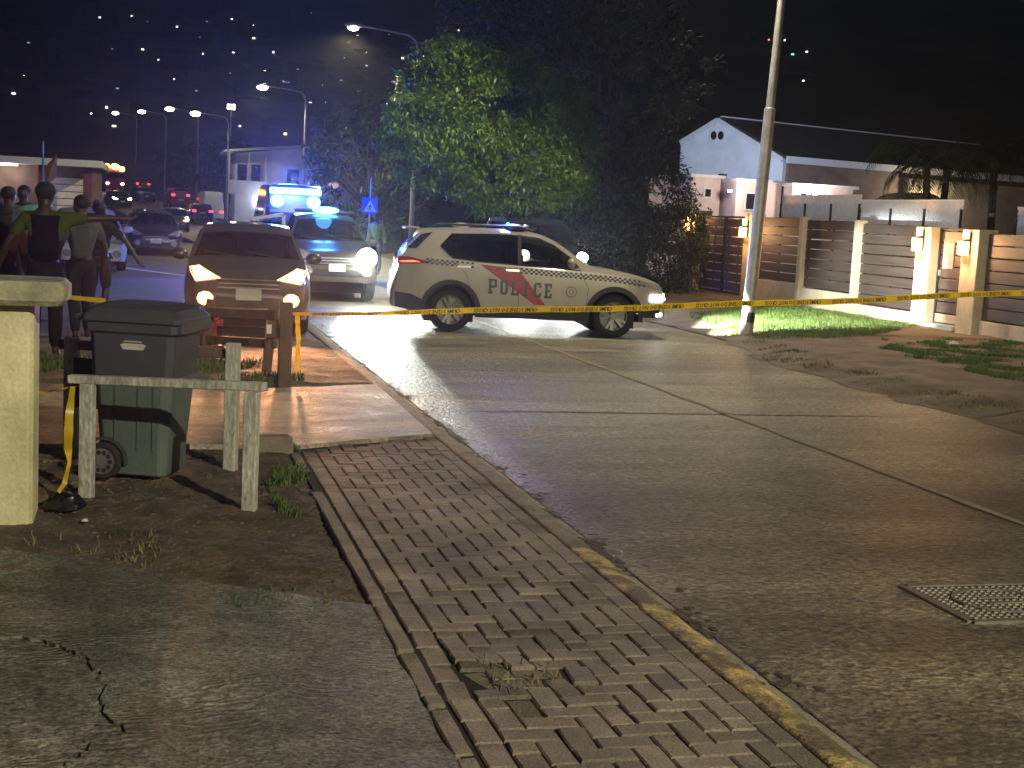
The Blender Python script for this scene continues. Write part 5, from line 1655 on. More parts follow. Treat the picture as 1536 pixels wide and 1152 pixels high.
hatch = make_car('parked_hatchback', 'grey hatchback facing the viewer with orange lit headlights and fog lights', 'car', HB, P_silver, (1.36, 20.85, -.02), -PI / 2 - .045, hb_win, (.36, .98), (-1.88, -1.66), headlamp=HALOGEN, foglamp=HALOGEN, lampz=.80, spot=1300, spotcol=(1, .45, .2), rim=M_rimd, mirror=(.70, .98))
for y in (-.62, .62):  # added narrow spots towards the viewer, to make the haze glow
    lamp('beam', 'SPOT', (2.2, y, .82), 420, (1, .38, .14), hatch, (18, y * .5 - .9, 2.7), .08, 15, 1.0)
    lamp('beam', 'SPOT', (2.2, y, .52), 260, (1, .38, .14), hatch, (18, y * .5 - .9, 2.7), .08, 15, 1.0)
pick = make_car('police_pickup', 'pale pickup truck facing the viewer with one blinding white headlight', 'pickup truck', PK, P_tan, (3.65, 30.55, RZ), -PI / 2, pk_win, (.46, 1.0), (-1.12, -1.0), headlamp=(XENON, None), lampz=.93, seats=((.15,), (-.55,)), cab=(-.95, 1.0), mirror=(.8, 1.16), tail_lit=False)
b = MB(); b.ball((2.62, .60, .93), (.07, .21, .20), 14, 10); b.build('headlight', XENON, pick, smooth=True)  # glowing ball oversized to imitate bloom round the headlight
lamp('beam', 'SPOT', (2.74, .60, .92), 9000, (.93, 1.0, .9), pick, (7.2, .9, -.12), .10, 40, 1.0)
lamp('beam', 'SPOT', (2.74, .60, .92), 3000, (.93, 1.0, .9), pick, (27, -3.4, 3.3), .1, 14, 1.0)  # added spot towards the viewer for a halo in the haze
lamp('halo_light', 'POINT', (3.0, .60, .95), 90, (.93, 1.0, .88), pick, size=.15)  # added point light, part of the headlight halo
b = MB(); b.box((.1, 0, 1.83), (.16, 1.3, .07)); lbp = b.build('light_bar', M_plastic, pick, bev=.02)
b = MB(); b.ball((.16, .02, 1.86), (.10, .30, .075), 14, 8); b.build('blue_lens', BLUEW, lbp, smooth=True)
b = MB()                                                      # open front door
dx = .85
for a, c in (((dx, -.95, .55), (dx, -.95, 1.72)), ((dx, -1.75, .55), (dx, -1.68, 1.55)), ((dx, -.95, 1.72), (dx, -1.68, 1.60)), ((dx, -.95, 1.14), (dx, -1.73, 1.12))): b.beam(a, c, .07, .07, up=(1, 0, 0))
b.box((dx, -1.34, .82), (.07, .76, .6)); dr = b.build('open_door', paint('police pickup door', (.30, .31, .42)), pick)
b = MB(); b.box((dx, -1.33, 1.36), (.008, .66, .42)); b.build('pane', M_glass, dr)

van = make_car('police_van', 'dark police van with a glowing blue light bar and two blue beacons', 'van', VN, P_navy, (3.82, 41.2, RZ), PI / 2, vn_win, (1.08, 1.72), None, holes=False, glass=M_win, lampz=.85, detail=False, rear=1.0)
b = MB(); b.box((-2.56, 0, 2.33), (.10, 1.42, .17)); lbv = b.build('light_bar', BLUEW, van, bev=.03)
for y in (-.5, .5):
    b = MB(); b.ball((-2.58, y, 2.05), (.10, .19, .17), 14, 8); b.build('blue_beacon', BLUEW, van, smooth=True)
b = MB(); b.box((-2.50, 0, 1.5), (.05, 1.4, .5)); b.build('rear_window', M_win, van, bev=.01)
lamp('blue_light', 'POINT', (-3.5, 0, 2.6), 1300, (.04, .14, 1.0), van, size=.3)
lamp('blue_light', 'SPOT', (-2.75, 0, 2.35), 6500, (.03, .12, 1.0), van, (-12.75, 3.4, 1.95), .2, 56, .8)
lamp('blue_light', 'POINT', (0, 0, 2.9), 700, (.04, .12, 1.0), van, size=.3)
lamp('blue_flash', 'POINT', (.4, .0, 2.15), 160, (.05, .25, 1.0), pick, size=.2)

sedan = make_car('parked_sedan', 'dark sedan facing the viewer, its headlights off, left of the hatchback', 'car', SD, P_dark, (-.04, 48.3, -.02), -PI / 2 + .06, sd_win, (.30, .98), (-1.6, -1.0), lampz=.70, headlamp=M_headoff)
SD.put('chrome_grille_frame', [SD.face([(-.36, .64), (.36, .64), (.38, .67), (-.38, .67)], True, .03), SD.face([(-.32, .50), (.32, .50), (.31, .53), (-.31, .53)], True, .03)], M_chrome, sedan)
whitecar = make_car('parked_hatchback', 'white hatchback standing behind the group of people at the left', 'car', HB, P_white, (-1.62, 36.8, -.02), -PI / 2 + .10, hb_win, (.36, .98), (-1.88, -1.66), lampz=.72, headlamp=M_headoff)
bsuv = make_car('dark_suv', 'black SUV under the tree behind the police car, white headlights on', 'car', JP, P_black, (8.85, 32.0, 0), -PI / 2 - .04, jp_win, (.48, .90), (-2.14, -1.98), headlamp=M_headoff, lampz=.86, mirror=(.7, 1.14))
for y in (.68, -.68):
    b = MB(); b.ball((2.24, y, .95), (.06, .13, .12), 12, 8); b.build('headlight', XENON, bsuv, smooth=True)
lamp('beam', 'SPOT', (2.45, .66, .9), 500, (.92, 1.0, .95), bsuv, (10, .8, .2), .08, 110, .6)
lamp('beam', 'SPOT', (2.45, -.66, .9), 500, (.92, 1.0, .95), bsuv, (10, -.8, .2), .08, 110, .6)

# distant traffic
def far_car(name, label, C, m, u, v, heading, win, ws, rw, lit_tail=False, head=None, rear=None, loc_z=None, group='far traffic on the road'):
    return make_car(name, label, 'car', C, m, (u, v, (zg(v) + RZ if loc_z is None else loc_z)), heading, win, ws, rw, detail=False, holes=False, glass=M_win, tail_lit=lit_tail, headlamp=head, rear=rear, group=group)
far_car('dark_hatchback', 'dark hatchback driving away with bright red tail lights, nearer of the two', HB, P_black, 3.35, 108, PI / 2 + .12, hb_win, (.36, .98), (-1.88, -1.66), True, rear=.95)
far_car('suv', 'dark SUV driving away with tall red tail lights, farther of the two', JP, P_red, 2.0, 128, PI / 2 + .16, jp_win, (.48, .90), (-2.14, -1.98), True, rear=1.25)
far_car('white_van', 'small white van with red lamps parked by the kerb left of the white building', VN, P_white, 4.5, 118, PI / 2 + .12, vn_win, (1.08, 1.72), None, True, rear=.9, loc_z=-.6 + zg(118))
far_car('approaching_car', 'oncoming car with one orange headlight beside the dark sedan', HB, P_dark, 1.35, 92, -PI / 2 + .05, hb_win, (.36, .98), (-1.88, -1.66), False, (HALOGEN, None))
far_car('approaching_car', 'distant oncoming car with blue white headlights near the amber truck', SD, P_dark, -3.0, 126, -PI / 2 + .2, sd_win, (.30, .98), (-1.6, -1.0), False, XENON2)
far_car('approaching_car', 'distant dark car between the amber truck and the red tail lights', SD, P_dark, -1.0, 139, -PI / 2 + .2, sd_win, (.30, .98), (-1.6, -1.0), False, M_headoff)
tr = thing('truck', 'distant truck with blazing amber beacons at the end of the road', 'truck', (-4.5, 158, zg(158) - .13), -PI / 2 + .25)
b = MB(); b.box((-2.2, 0, 1.7), (4.4, 2.3, 2.4)); b.build('cargo_box', P_red, tr, bev=.05)
b = MB(); b.box((.9, 0, 1.3), (1.7, 2.2, 1.9)); cb = b.build('cab', P_red, tr, bev=.12)
b = MB(); b.box((1.76, 0, 1.75), (.04, 1.8, .6)); b.build('windscreen', M_win, cb)
for x in (.9, -3.2):
    for y in (-1, 1):
        b = MB(); b.lathe([(.45, -.14), (.45, .14)], (x, y, .45), 16, 'Y'); b.build('wheel', M_tyre, tr)
for y, w_ in ((-.75, .28), (.1, .5), (.85, .3)):
    b = MB(); b.ball((1.2, y, 2.75 if y < .5 else 2.5), (.2, w_, .3), 10, 7); b.build('amber_beacon', emit('amber beacon', (1.0, .34, .05), 22), tr, smooth=True)
for y in (-.8, .8):
    b = MB(); b.ball((1.8, y, .9), (.08, .16, .12), 10, 6); b.build('headlight', XENON2, tr, smooth=True)
far_car('dark_car', 'distant parked car with red rear lamps up the road behind the amber truck', SD, P_red, -1.6, 165, PI / 2 + .2, sd_win, (.30, .98), (-1.6, -1.0), True)
# ================================================================= PEOPLE
def skin_mesh(name, nodes, edges, root, m, parent, sub=1, sx=1.0, sy=1.0):
    keys = list(nodes)
    idx = {k: i for i, k in enumerate(keys)}
    me = bpy.data.meshes.new(name)
    me.from_pydata([nodes[k][0] for k in keys], [(idx[a], idx[b]) for a, b in edges], [])
    o = bpy.data.objects.new(name, me)
    COL.objects.link(o)
    md = o.modifiers.new('skin', 'SKIN')
    md.use_smooth_shade = True
    for k in keys:
        d = me.skin_vertices[0].data[idx[k]]
        r = nodes[k][1]
        d.radius = (r, r)
        d.use_root = (k == root)
    sb = o.modifiers.new('sub', 'SUBSURF')
    sb.levels = sub; sb.render_levels = sub
    bpy.context.view_layer.update()
    dg = bpy.context.evaluated_depsgraph_get()
    out = bpy.data.meshes.new_from_object(o.evaluated_get(dg))
    bpy.data.objects.remove(o)
    out.name = name
    if sx != 1 or sy != 1:
        for v in out.vertices: v.co.x *= sx; v.co.y *= sy
    out.shade_smooth()
    out.materials.clear()
    out.materials.append(m)
    return link(name, out, parent)

M_skin = mat('dark skin', (.035, .020, .014), .5, var=.12, scale=8)
M_hair = mat('black hair', (.010, .009, .008), .8, var=.3, scale=40)
M_shoe = mat('dark shoes', (.02, .018, .017), .5)
M_shoel = mat('pale sneakers', (.35, .33, .32), .6)

def person(label, loc, rz, height=1.78, l_arm=None, r_arm=None, stride=.0, shirt=(.2, .2, .2), sleeve=.45, trousers=(.010, .010, .013), vest=None, hair='short', shorts=False, shoes=None, lean=0.0, skirt=None, hands=True, belt=None):
    """faces local +Y.  arms: (elbow, wrist) offsets from the shoulder"""
    t = thing('person', label, 'person', loc, rz)
    k = height / 1.78
    P = lambda x, y, z: (x * k, (y + lean * max(0, z - .9)) * k, z * k)
    N = {}
    N['pelvis'] = (P(0, 0, .96), .125 * k); N['waist'] = (P(0, .0, 1.10), .115 * k); N['chest'] = (P(0, -.005, 1.28), .138 * k)
    N['upper'] = (P(0, -.01, 1.41), .115 * k); N['neck'] = (P(0, .0, 1.50), .070 * k); N['nape'] = (P(0, .01, 1.555), .066 * k)
    N['jaw'] = (P(0, .035, 1.60), .080 * k); N['head'] = (P(0, .025, 1.675), .112 * k); N['crown'] = (P(0, .015, 1.745), .085 * k)
    E_ = [('pelvis', 'waist'), ('waist', 'chest'), ('chest', 'upper'), ('upper', 'neck'), ('neck', 'nape'), ('nape', 'jaw'), ('jaw', 'head'), ('head', 'crown')]
    N['nose'] = (P(0, .125, 1.655), .016 * k); E_.append(('head', 'nose'))
    for s, n_ in ((1, 'r'), (-1, 'l')):
        N['ear' + n_] = (P(s * .088, .025, 1.66), .017 * k); E_.append(('head', 'ear' + n_))
        arm = r_arm if s > 0 else l_arm
        el, wr = arm or ((.06, -.02, -.29), (.09, .05, -.55))
        sh = Vector((.185 * s, -.01, 1.425))
        eo = sh + Vector((el[0] * s, el[1], el[2])); wo = sh + Vector((wr[0] * s, wr[1], wr[2]))
        N['sh' + n_] = (P(*sh), .068 * k)
        N['ua' + n_] = (P(*sh.lerp(eo, .5)), .052 * k)
        N['el' + n_] = (P(*eo), .043 * k); N['fa' + n_] = (P(*eo.lerp(wo, .4)), .041 * k); N['wr' + n_] = (P(*wo), .028 * k)
        E_ += [('upper', 'sh' + n_), ('sh' + n_, 'ua' + n_), ('ua' + n_, 'el' + n_), ('el' + n_, 'fa' + n_), ('fa' + n_, 'wr' + n_)]
        d = (wo - eo).normalized()
        sidev = d.cross(Vector((0, 1, 0.2))).normalized()
        nrm = sidev.cross(d)
        pa = wo + d * .05; N['pm' + n_] = (P(*pa), .033 * k); E_.append(('wr' + n_, 'pm' + n_))
        if hands:
            for f, (off, ln) in enumerate(((.028, .078), (.010, .088), (-.009, .082), (-.027, .064))):
                b0 = pa + d * .04 + nrm * off
                N[f'k{f}{n_}'] = (P(*b0), .0115 * k)
                N[f'f{f}{n_}'] = (P(*(b0 + d * ln * .5 + sidev * .008 * s)), .0092 * k)
                N[f't{f}{n_}'] = (P(*(b0 + d * ln * .92 + sidev * .028 * s)), .0075 * k)
                E_ += [('pm' + n_, f'k{f}{n_}'), (f'k{f}{n_}', f'f{f}{n_}'), (f'f{f}{n_}', f't{f}{n_}')]
            th = wo + d * .035 + nrm * .035
            N['th' + n_] = (P(*th), .014 * k); N['tt' + n_] = (P(*(th + d * .05 + nrm * .03)), .010 * k)
            E_ += [('wr' + n_, 'th' + n_), ('th' + n_, 'tt' + n_)]
        y = stride * s
        N['hip' + n_] = (P(s * .085, 0, .88), .092 * k); N['thi' + n_] = (P(s * .105, y * .3, .70), .082 * k)
        N['kn' + n_] = (P(s * .105, y * .6 + .02, .50), .058 * k); N['ca' + n_] = (P(s * .107, y * .8 - .02, .34), .058 * k)
        N['an' + n_] = (P(s * .108, y - .02, .09), .038 * k); N['he' + n_] = (P(s * .11, y - .04, .045), .040 * k); N['to' + n_] = (P(s * .125, y + .14, .033), .032 * k)
        E_ += [('pelvis', 'hip' + n_), ('hip' + n_, 'thi' + n_), ('thi' + n_, 'kn' + n_), ('kn' + n_, 'ca' + n_), ('ca' + n_, 'an' + n_), ('an' + n_, 'he' + n_), ('he' + n_, 'to' + n_)]
    skin_mesh('body', N, E_, 'pelvis', M_skin, t)
    def sub(name, ks, es, grow, m, root, extra=None, sx=1.0, sy=1.0):
        nd = {q: (N[q][0], N[q][1] + grow * k) for q in ks}
        if extra: nd.update(extra); 
        return skin_mesh(name, nd, es, root, m, t, sx=sx, sy=sy)
    # shirt
    M_sh = mat('cloth %.3f %.3f %.3f' % shirt, shirt,  1.0, spec=.08, var=.2, scale=7, bump=.3, bscale=30)
    ks = ['waist', 'chest', 'upper', 'shr', 'shl', 'uar', 'ual']
    es = [('waist', 'chest'), ('chest', 'upper'), ('upper', 'shr'), ('upper', 'shl'), ('shr', 'uar'), ('shl', 'ual'), ('hem', 'waist'), ('upper', 'collar')]
    ex = {'hem': (P(0, 0, .92), .162 * k), 'collar': (P(0, .0, 1.475), .078 * k)}
    for n_ in 'rl':
        a, b = Vector(N['ua' + n_][0]), Vector(N['el' + n_][0])
        if sleeve > .8:
            ks += ['el' + n_, 'fa' + n_]; es += [('ua' + n_, 'el' + n_), ('el' + n_, 'fa' + n_)]
            ex['cuff' + n_] = (tuple(Vector(N['fa' + n_][0]).lerp(Vector(N['wr' + n_][0]), .8)), .040 * k); es.append(('fa' + n_, 'cuff' + n_))
        else:
            ex['cuff' + n_] = (tuple(a.lerp(b, sleeve)), .068 * k); es.append(('ua' + n_, 'cuff' + n_))
    sub('shirt', ks, es, .018, M_sh, 'chest', ex)
    if vest:
        M_v = mat('cloth %.3f %.3f %.3f' % vest, vest,  1.0, spec=.08, var=.2, scale=7, bump=.3, bscale=30)
        sub('vest', ['waist', 'chest', 'upper'], [('hem', 'waist'), ('waist', 'chest'), ('chest', 'upper'), ('upper', 'vr'), ('upper', 'vl'), ('upper', 'vc')], .045, M_v, 'chest',
            {'hem': (P(0, 0, .93), .172 * k), 'vr': (P(.115, -.01, 1.44), .085 * k), 'vl': (P(-.115, -.01, 1.44), .085 * k), 'vc': (P(0, -.01, 1.46), .085 * k)})
    M_tr = mat('cloth %.3f %.3f %.3f' % trousers, trousers,  1.0, spec=.08, var=.2, scale=7, bump=.3, bscale=30)
    ks = ['pelvis', 'hipr', 'hipl', 'thir', 'thil', 'knr', 'knl']
    es = [('pelvis', 'hipr'), ('pelvis', 'hipl'), ('hipr', 'thir'), ('hipl', 'thil'), ('thir', 'knr'), ('thil', 'knl')]
    if not shorts:
        ks += ['car', 'cal', 'anr', 'anl']; es += [('knr', 'car'), ('knl', 'cal'), ('car', 'anr'), ('cal', 'anl')]
    es.append(('pelvis', 'band'))
    sub('trousers', ks, es, .022, M_tr, 'pelvis', {'band': (P(0, 0, 1.04), .148 * k)})
    for n_ in 'rl':
        sub('shoe', ['he' + n_, 'to' + n_], [('he' + n_, 'to' + n_)], .010, shoes or M_shoe, 'he' + n_)
    b = MB()
    b.ball(P(0, -.004 if hair == 'cap' else -.012, 1.705), (.104 * k, .115 * k, .092 * k), 16, 10)
    if hair == 'cap': b.ball(P(0, .10, 1.70), (.075 * k, .075 * k, .014 * k), 12, 6)
    if hair == 'long': b.ball(P(0, -.055, 1.60), (.095 * k, .06 * k, .14 * k), 14, 8)
    if hair == 'bun': b.ball(P(0, -.10, 1.78), (.055 * k, .055 * k, .05 * k), 12, 8)
    b.build('cap' if hair == 'cap' else 'hair', M_hair, t, smooth=True, angle=80)
    return t

HIVIS = (.055, .08, .010)
person('police officer seen from behind in dark vest and yellow green sleeves, right arm stretched out', (-1.12, 15.6, .0), .05, 1.88,
       r_arm=((.29, .07, .02), (.56, .14, .03)), l_arm=((.17, -.02, -.25), (.26, .05, -.48)), shirt=HIVIS, sleeve=.55, vest=(.006, .006, .008), hair='cap', stride=.04, shoes=M_shoel)
person('person in a pale grey blue T shirt and dark trousers standing just beyond the officer', (-.86, 18.0, -.03), .5, 1.80,
       r_arm=((.10, -.05, -.28), (.12, .04, -.55)), l_arm=((.06, .08, -.28), (.10, .25, -.45)), shirt=(.075, .09, .095), trousers=(.018, .02, .028), stride=.06, shoes=M_shoel)
person('person in dark clothes with one arm angled out towards the dark sedan', (-.74, 20.6, -.02), -.4, 1.70,
       r_arm=((.22, .04, -.20), (.40, .05, -.46)), shirt=(.03, .028, .03), sleeve=.6, trousers=(.05, .035, .035), shorts=True, hair='bun')
person('person at the left edge in a pale blue shirt', (-2.05, 21.4, -.02), -.2, 1.86, shirt=(.07, .09, .12), trousers=(.03, .03, .04))
person('person in a dark red top beside the officer, at the left edge', (-1.72, 17.6, -.02), .2, 1.62, shirt=(.05, .018, .02), sleeve=.9, trousers=(.025, .025, .03), hair='long')
person('person in a turquoise shirt standing in front of the garage', (-2.25, 26.2, -.02), 2.8, 1.92, shirt=(.12, .30, .28), trousers=(.04, .04, .05))
person('person in dark clothes in the back row of the group at the left', (-2.75, 27.2, -.02), 3.0, 1.75, shirt=(.05, .05, .06), trousers=(.03, .03, .04), hair='long')
person('person in a hi-vis yellow green jacket standing beyond the blinding headlight', (6.05, 38.2, .0), 2.6, 1.72, shirt=(.2, .25, .05), sleeve=.9, trousers=(.03, .03, .04), hair='cap')

# ================================================================= STREET CLUTTER
M_wood = mat('weathered painted wood', (.22, .24, .22), .8, col2=(.52, .54, .49), scale=5, detail=10, stretch=(1, 1, .35), bump=.5, bscale=40, coords='World', fine=.3, fscale=60)
M_woodd = mat('old brown wood', (.075, .05, .035), .85, col2=(.16, .11, .08), scale=4, stretch=(1, 1, .4), bump=.5, bscale=35, coords='World', fine=.2)
t = thing('wooden_railing', 'weathered pale wooden railing in front of the wheelie bin', 'railing', (0, 0, 0))
for (x, y, h) in ((-.355, 8.37, .66), (.57, 7.92, .685)):
    m_ = MB(); m_.box((x, y, h / 2 - .04), (.082, .06, h + .08), Matrix.Rotation(-.45, 3, 'Z')); m_.build('post', M_wood, t, bev=.005)
m_ = MB(); m_.beam((-.46, 8.47, .675), (.645, 7.935, .715), .075, .05); m_.build('top_rail', M_wood, t, bev=.005)
t = thing('wooden_railing', 'second wooden railing behind the wheelie bin with a peeling post', 'railing', (0, 0, 0))
for (x, y, h) in ((.53, 9.20, .84), (-.52, 9.72, .80)):
    m_ = MB(); m_.box((x, y, h / 2 - .04), (.085, .07, h + .08), Matrix.Rotation(-.45, 3, 'Z')); m_.build('post', M_wood, t, bev=.005)
m_ = MB(); m_.beam((-.6, 9.80, .745), (.50, 9.25, .765), .05, .065); m_.build('top_rail', M_woodd, t, bev=.005)
m_ = MB(); m_.beam((-.5, 9.66, .50), (-.12, 9.47, .50), .03, .34); m_.build('shade_board', mat('shade board colour', (.015, .016, .022), .7), t, bev=.005)  # added dark sheet standing in for the band of shade beside the bin

# wheelie bin: flared body, lower half tinted greenish as painted light, lid, wheels
M_binlit = mat('lit tint bin plastic', (.085, .115, .11), .5, var=.15, scale=3, fine=.12, fscale=90)
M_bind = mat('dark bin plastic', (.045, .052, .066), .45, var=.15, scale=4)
bn = thing('wheelie_bin', 'dark wheelie bin with lid and a pale emblem, behind the wooden railing', 'bin', (-.045, 9.02, -.01), math.radians(-22))
def loft(sections, name, m, parent, **kw):
    b = MB(); V = []
    for (x0, x1, y0, y1, z, c) in sections:
        V += [(x0 + c, y0, z), (x1 - c, y0, z), (x1, y0 + c, z), (x1, y1 - c, z), (x1 - c, y1, z), (x0 + c, y1, z), (x0, y1 - c, z), (x0, y0 + c, z)]
    F_ = [(7, 6, 5, 4, 3, 2, 1, 0)]
    for i in range(len(sections) - 1):
        for q in range(8): F_.append((i * 8 + q, i * 8 + (q + 1) % 8, (i + 1) * 8 + (q + 1) % 8, (i + 1) * 8 + q))
    o = (len(sections) - 1) * 8
    F_.append(tuple(o + q for q in range(8)))
    b.add(V, F_)
    return b.build(name, m, parent, **kw)
loft([(-.20, .23, -.20, .20, .03, .035), (-.215, .245, -.213, .213, .25, .05), (-.24, .275, -.235, .235, .62, .05), (-.245, .28, -.238, .238, .66, .05)], 'lower_body', M_binlit, bn, bev=.008)
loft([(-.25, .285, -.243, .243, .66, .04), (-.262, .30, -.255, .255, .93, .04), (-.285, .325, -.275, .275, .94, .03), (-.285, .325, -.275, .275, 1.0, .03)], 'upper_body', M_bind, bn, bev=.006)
loft([(-.30, .345, -.29, .29, 1.0, .03), (-.30, .35, -.29, .29, 1.035, .03), (-.27, .30, -.25, .25, 1.085, .05), (-.20, .20, -.19, .19, 1.115, .05)], 'lid', M_bind, bn, bev=.008)
b = MB(); b.tube([(-.33, -.2, 1.0), (-.36, -.2, 1.02), (-.36, .2, 1.02), (-.33, .2, 1.0)], .016, 8); b.build('handle', M_bind, bn, smooth=True)
b = MB(); b.box((.335, 0, .985), (.05, .5, .09)); b.build('front_lip', M_bind, bn, bev=.012)
for y in (-.235, .235):
    b = MB(); b.lathe([(.06, -.028), (.105, -.028), (.118, -.015), (.118, .015), (.105, .028), (.06, .028)], (-.155, y, .118), 24, 'Y'); wh = b.build('wheel', M_tyre, bn, smooth=True)
    b = MB(); b.lathe([(.082, -.031), (.082, .031)], (-.155, y, .118), 20, 'Y'); b.lathe([(.03, -.038), (.03, .038)], (-.155, y, .118), 12, 'Y')
    b.build('hub', mat('grey hub', (.12, .115, .13), .55), wh)
    b = MB()
    for k in range(10):
        a = k * PI / 5; b.lathe([(.015, -.034), (.015, .034)], (-.155 + .058 * math.cos(a), y, .118 + .058 * math.sin(a)), 8, 'Y')
    b.build('hub_holes', M_tyre, wh)
b = MB()                                                      # recess moulding round the wheel
for i in range(12):
    a0, a1 = PI * (i / 12) * 1.1 - .15, PI * ((i + 1) / 12) * 1.1 - .15
    b.beam((-.155 + .142 * math.cos(a0), -.222, .118 + .142 * math.sin(a0)), (-.155 + .142 * math.cos(a1), -.222, .118 + .142 * math.sin(a1)), .02, .02)
b.build('wheel_guard', M_bind, bn)
b = MB()
for x in (-.09, .06, .16): b.beam((x, -.214, .2), (x + .012, -.238, .6), .012, .010)
b.build('ribs', M_binlit, bn)
b = MB()
b.add([(-.06, 0, 0), (-.045, 0, -.022), (.055, 0, -.022), (.07, 0, 0), (.05, 0, .006), (-.04, 0, .006)], [(0, 1, 2, 3, 4, 5)])
b.add([(-.045, 0, .012), (.05, 0, .012), (.025, 0, .032), (-.02, 0, .032)], [(0, 1, 2, 3)])
b.add([(-.03, -.001, -.002), (.035, -.001, -.002), (.03, -.001, -.010), (-.025, -.001, -.010)], [(3, 2, 1, 0)])
o = b.build('emblem', mat('pale emblem', (.42, .42, .44), .5), bn); o.location = (.03, -.2545, .865); o.scale = (1.3, 1.3, 1.4); o.rotation_euler = (math.radians(-3), 0, 0)

# gate wall at the left edge
M_wallp = mat('stained pale wall paint', (.44, .44, .27), .85, col2=(.70, .69, .46), scale=2.2, detail=9, bump=.35, bscale=28, coords='World', fine=.12, fscale=45)
M_cope = mat('weathered coping', (.16, .155, .115), .9, col2=(.48, .48, .33), scale=3.5, detail=9, bump=.5, bscale=30, coords='World', fine=.2)
t = thing('gate_wall', 'pale stained wall end with a projecting rounded coping at the left edge', 'wall', (0, 0, 0))
m_ = MB(); m_.prism([(-2.6, 7.62), (-.625, 7.62), (-.60, 7.66), (-.60, 8.0), (-2.6, 8.0)], -.15, 1.17); m_.build('wall_body', M_wallp, t, bev=.006)
m_ = MB(); P_ = [(-2.6, 7.5), (-.52, 7.5), (-.46, 7.54), (-.43, 7.62), (-.43, 7.98), (-.47, 8.08), (-.54, 8.12), (-2.6, 8.12)]; m_.prism(P_, 1.172, 1.30); m_.build('coping', M_cope, t, bev=.03)
m_ = MB(); m_.ball((-.78, 7.61, .70), (.012, .012, .015), 8, 6); m_.build('drain_hole', M_dark, t)

# hydrant, barrier, tape post
M_hyd = mat('hydrant red', (.30, .02, .025), .45, var=.2, scale=8)
hy = thing('fire_hydrant', 'red fire hydrant with a pale outlet cap behind the wheelie bin', 'fire hydrant', (.66, 16.7, 0))
b = MB(); b.lathe([(.17, -.1), (.17, .04), (.12, .06), (.115, .50), (.15, .52), (.15, .56), (.12, .58), (.10, .66), (.05, .71), (.03, .75), (.03, .78)], n=18); b.build('barrel', M_hyd, hy, smooth=True); hy.scale = (.88, .88, .76)
b = MB(); b.lathe([(.075, -.19), (.075, -.10)], (0, 0, .42), 14, 'Y'); b.build('outlet', M_hyd, hy)
b = MB(); b.lathe([(.06, -.215), (.065, -.191)], (0, 0, .42), 14, 'Y'); b.build('outlet_cap', mat('pale cap', (.45, .42, .36), .6), hy)
for sg in (1, -1):
    b = MB(); b.lathe([(.05, .10), (.05, .17), (.06, .17), (.06, .20)], (0, 0, .44), 12, 'X', Matrix.Rotation(0 if sg > 0 else PI, 3, 'Z')); b.build('side_outlet', M_hyd, hy)
t = thing('wooden_barrier', 'low wooden barrier of two rails beside the fire hydrant', 'barrier', (0, 0, 0))
for x, y in ((1.24, 14.9), (.62, 15.75)):
    m_ = MB(); m_.beam((x + .03, y, .68), (x - .04, y - .12, -.1), .10, .10, up=(0, 1, 0)); m_.build('post', M_woodd, t, bev=.006)
for z in (.60, .29):
    m_ = MB(); m_.beam((1.29, 14.77, z), (.55, 15.72, z - .06), .045, .10); m_.build('rail', M_woodd, t, bev=.006)
m_ = MB(); m_.box((1.22, 14.74, .45), (.05, .012, .10)); m_.build('reflector', M_refl, t)
t = thing('timber', 'short squared timber lying in the dirt by the hydrant', 'timber', (.5, 16.3, .03), .6)
m_ = MB(); m_.box((0, 0, 0), (.75, .14, .12)); m_.build('beam', M_woodd, t, bev=.01)
t = thing('tape_post', 'dark wooden post holding the end of the yellow tape', 'post', (1.30, 13.75, 0))
m_ = MB(); m_.box((0, 0, .32), (.13, .12, .98)); m_.build('shaft', M_woodd, t, bev=.008)
t = thing('concrete_block', 'small concrete block at the corner of the second driveway and the dirt', 'block', (.86, 9.86, .03), .1)
m_ = MB(); m_.box((0, 0, 0), (.30, .16, .16), taper=.9); m_.build('block_body', M_edge, t, bev=.012)

# manhole in the road
M_iron = mat('cast iron', (.20, .19, .165), .55, .4, var=.3, scale=8)
mh = thing('manhole_cover', 'square patterned manhole cover set in the road at the right', 'manhole cover', (4.36, 6.12, RZ), 0)
b = MB()
for a, c in (((-.39, -.33), (.39, -.33)), ((.39, -.33), (.39, .33)), ((.39, .33), (-.39, .33)), ((-.39, .33), (-.39, -.33))): b.beam((*a, .004), (*c, .004), .05, .018)
b.build('frame', M_iron, mh)
b = MB(); b.box((0, 0, .0005), (.72, .60, .010)); cv = b.build('cover', M_iron, mh)
b = MB()
for i in range(17):
    for j in range(14):
        b.box((-.335 + i * .042, -.275 + j * .042, .0085), (.024, .024, .007), taper=.7)
o = b.build('studs', M_iron, cv, weld=False); o['kind'] = 'stuff'
b = MB()
for i in range(24):
    a0, a1 = 2 * PI * i / 24, 2 * PI * (i + 1) / 24
    b.beam((.26 * math.cos(a0), .21 * math.sin(a0), .013), (.26 * math.cos(a1), .21 * math.sin(a1), .013), .016, .008)
b.box((0, .05, .013), (.22, .02, .008)); b.box((0, -.05, .013), (.22, .02, .008))
b.build('ring', M_iron, cv)

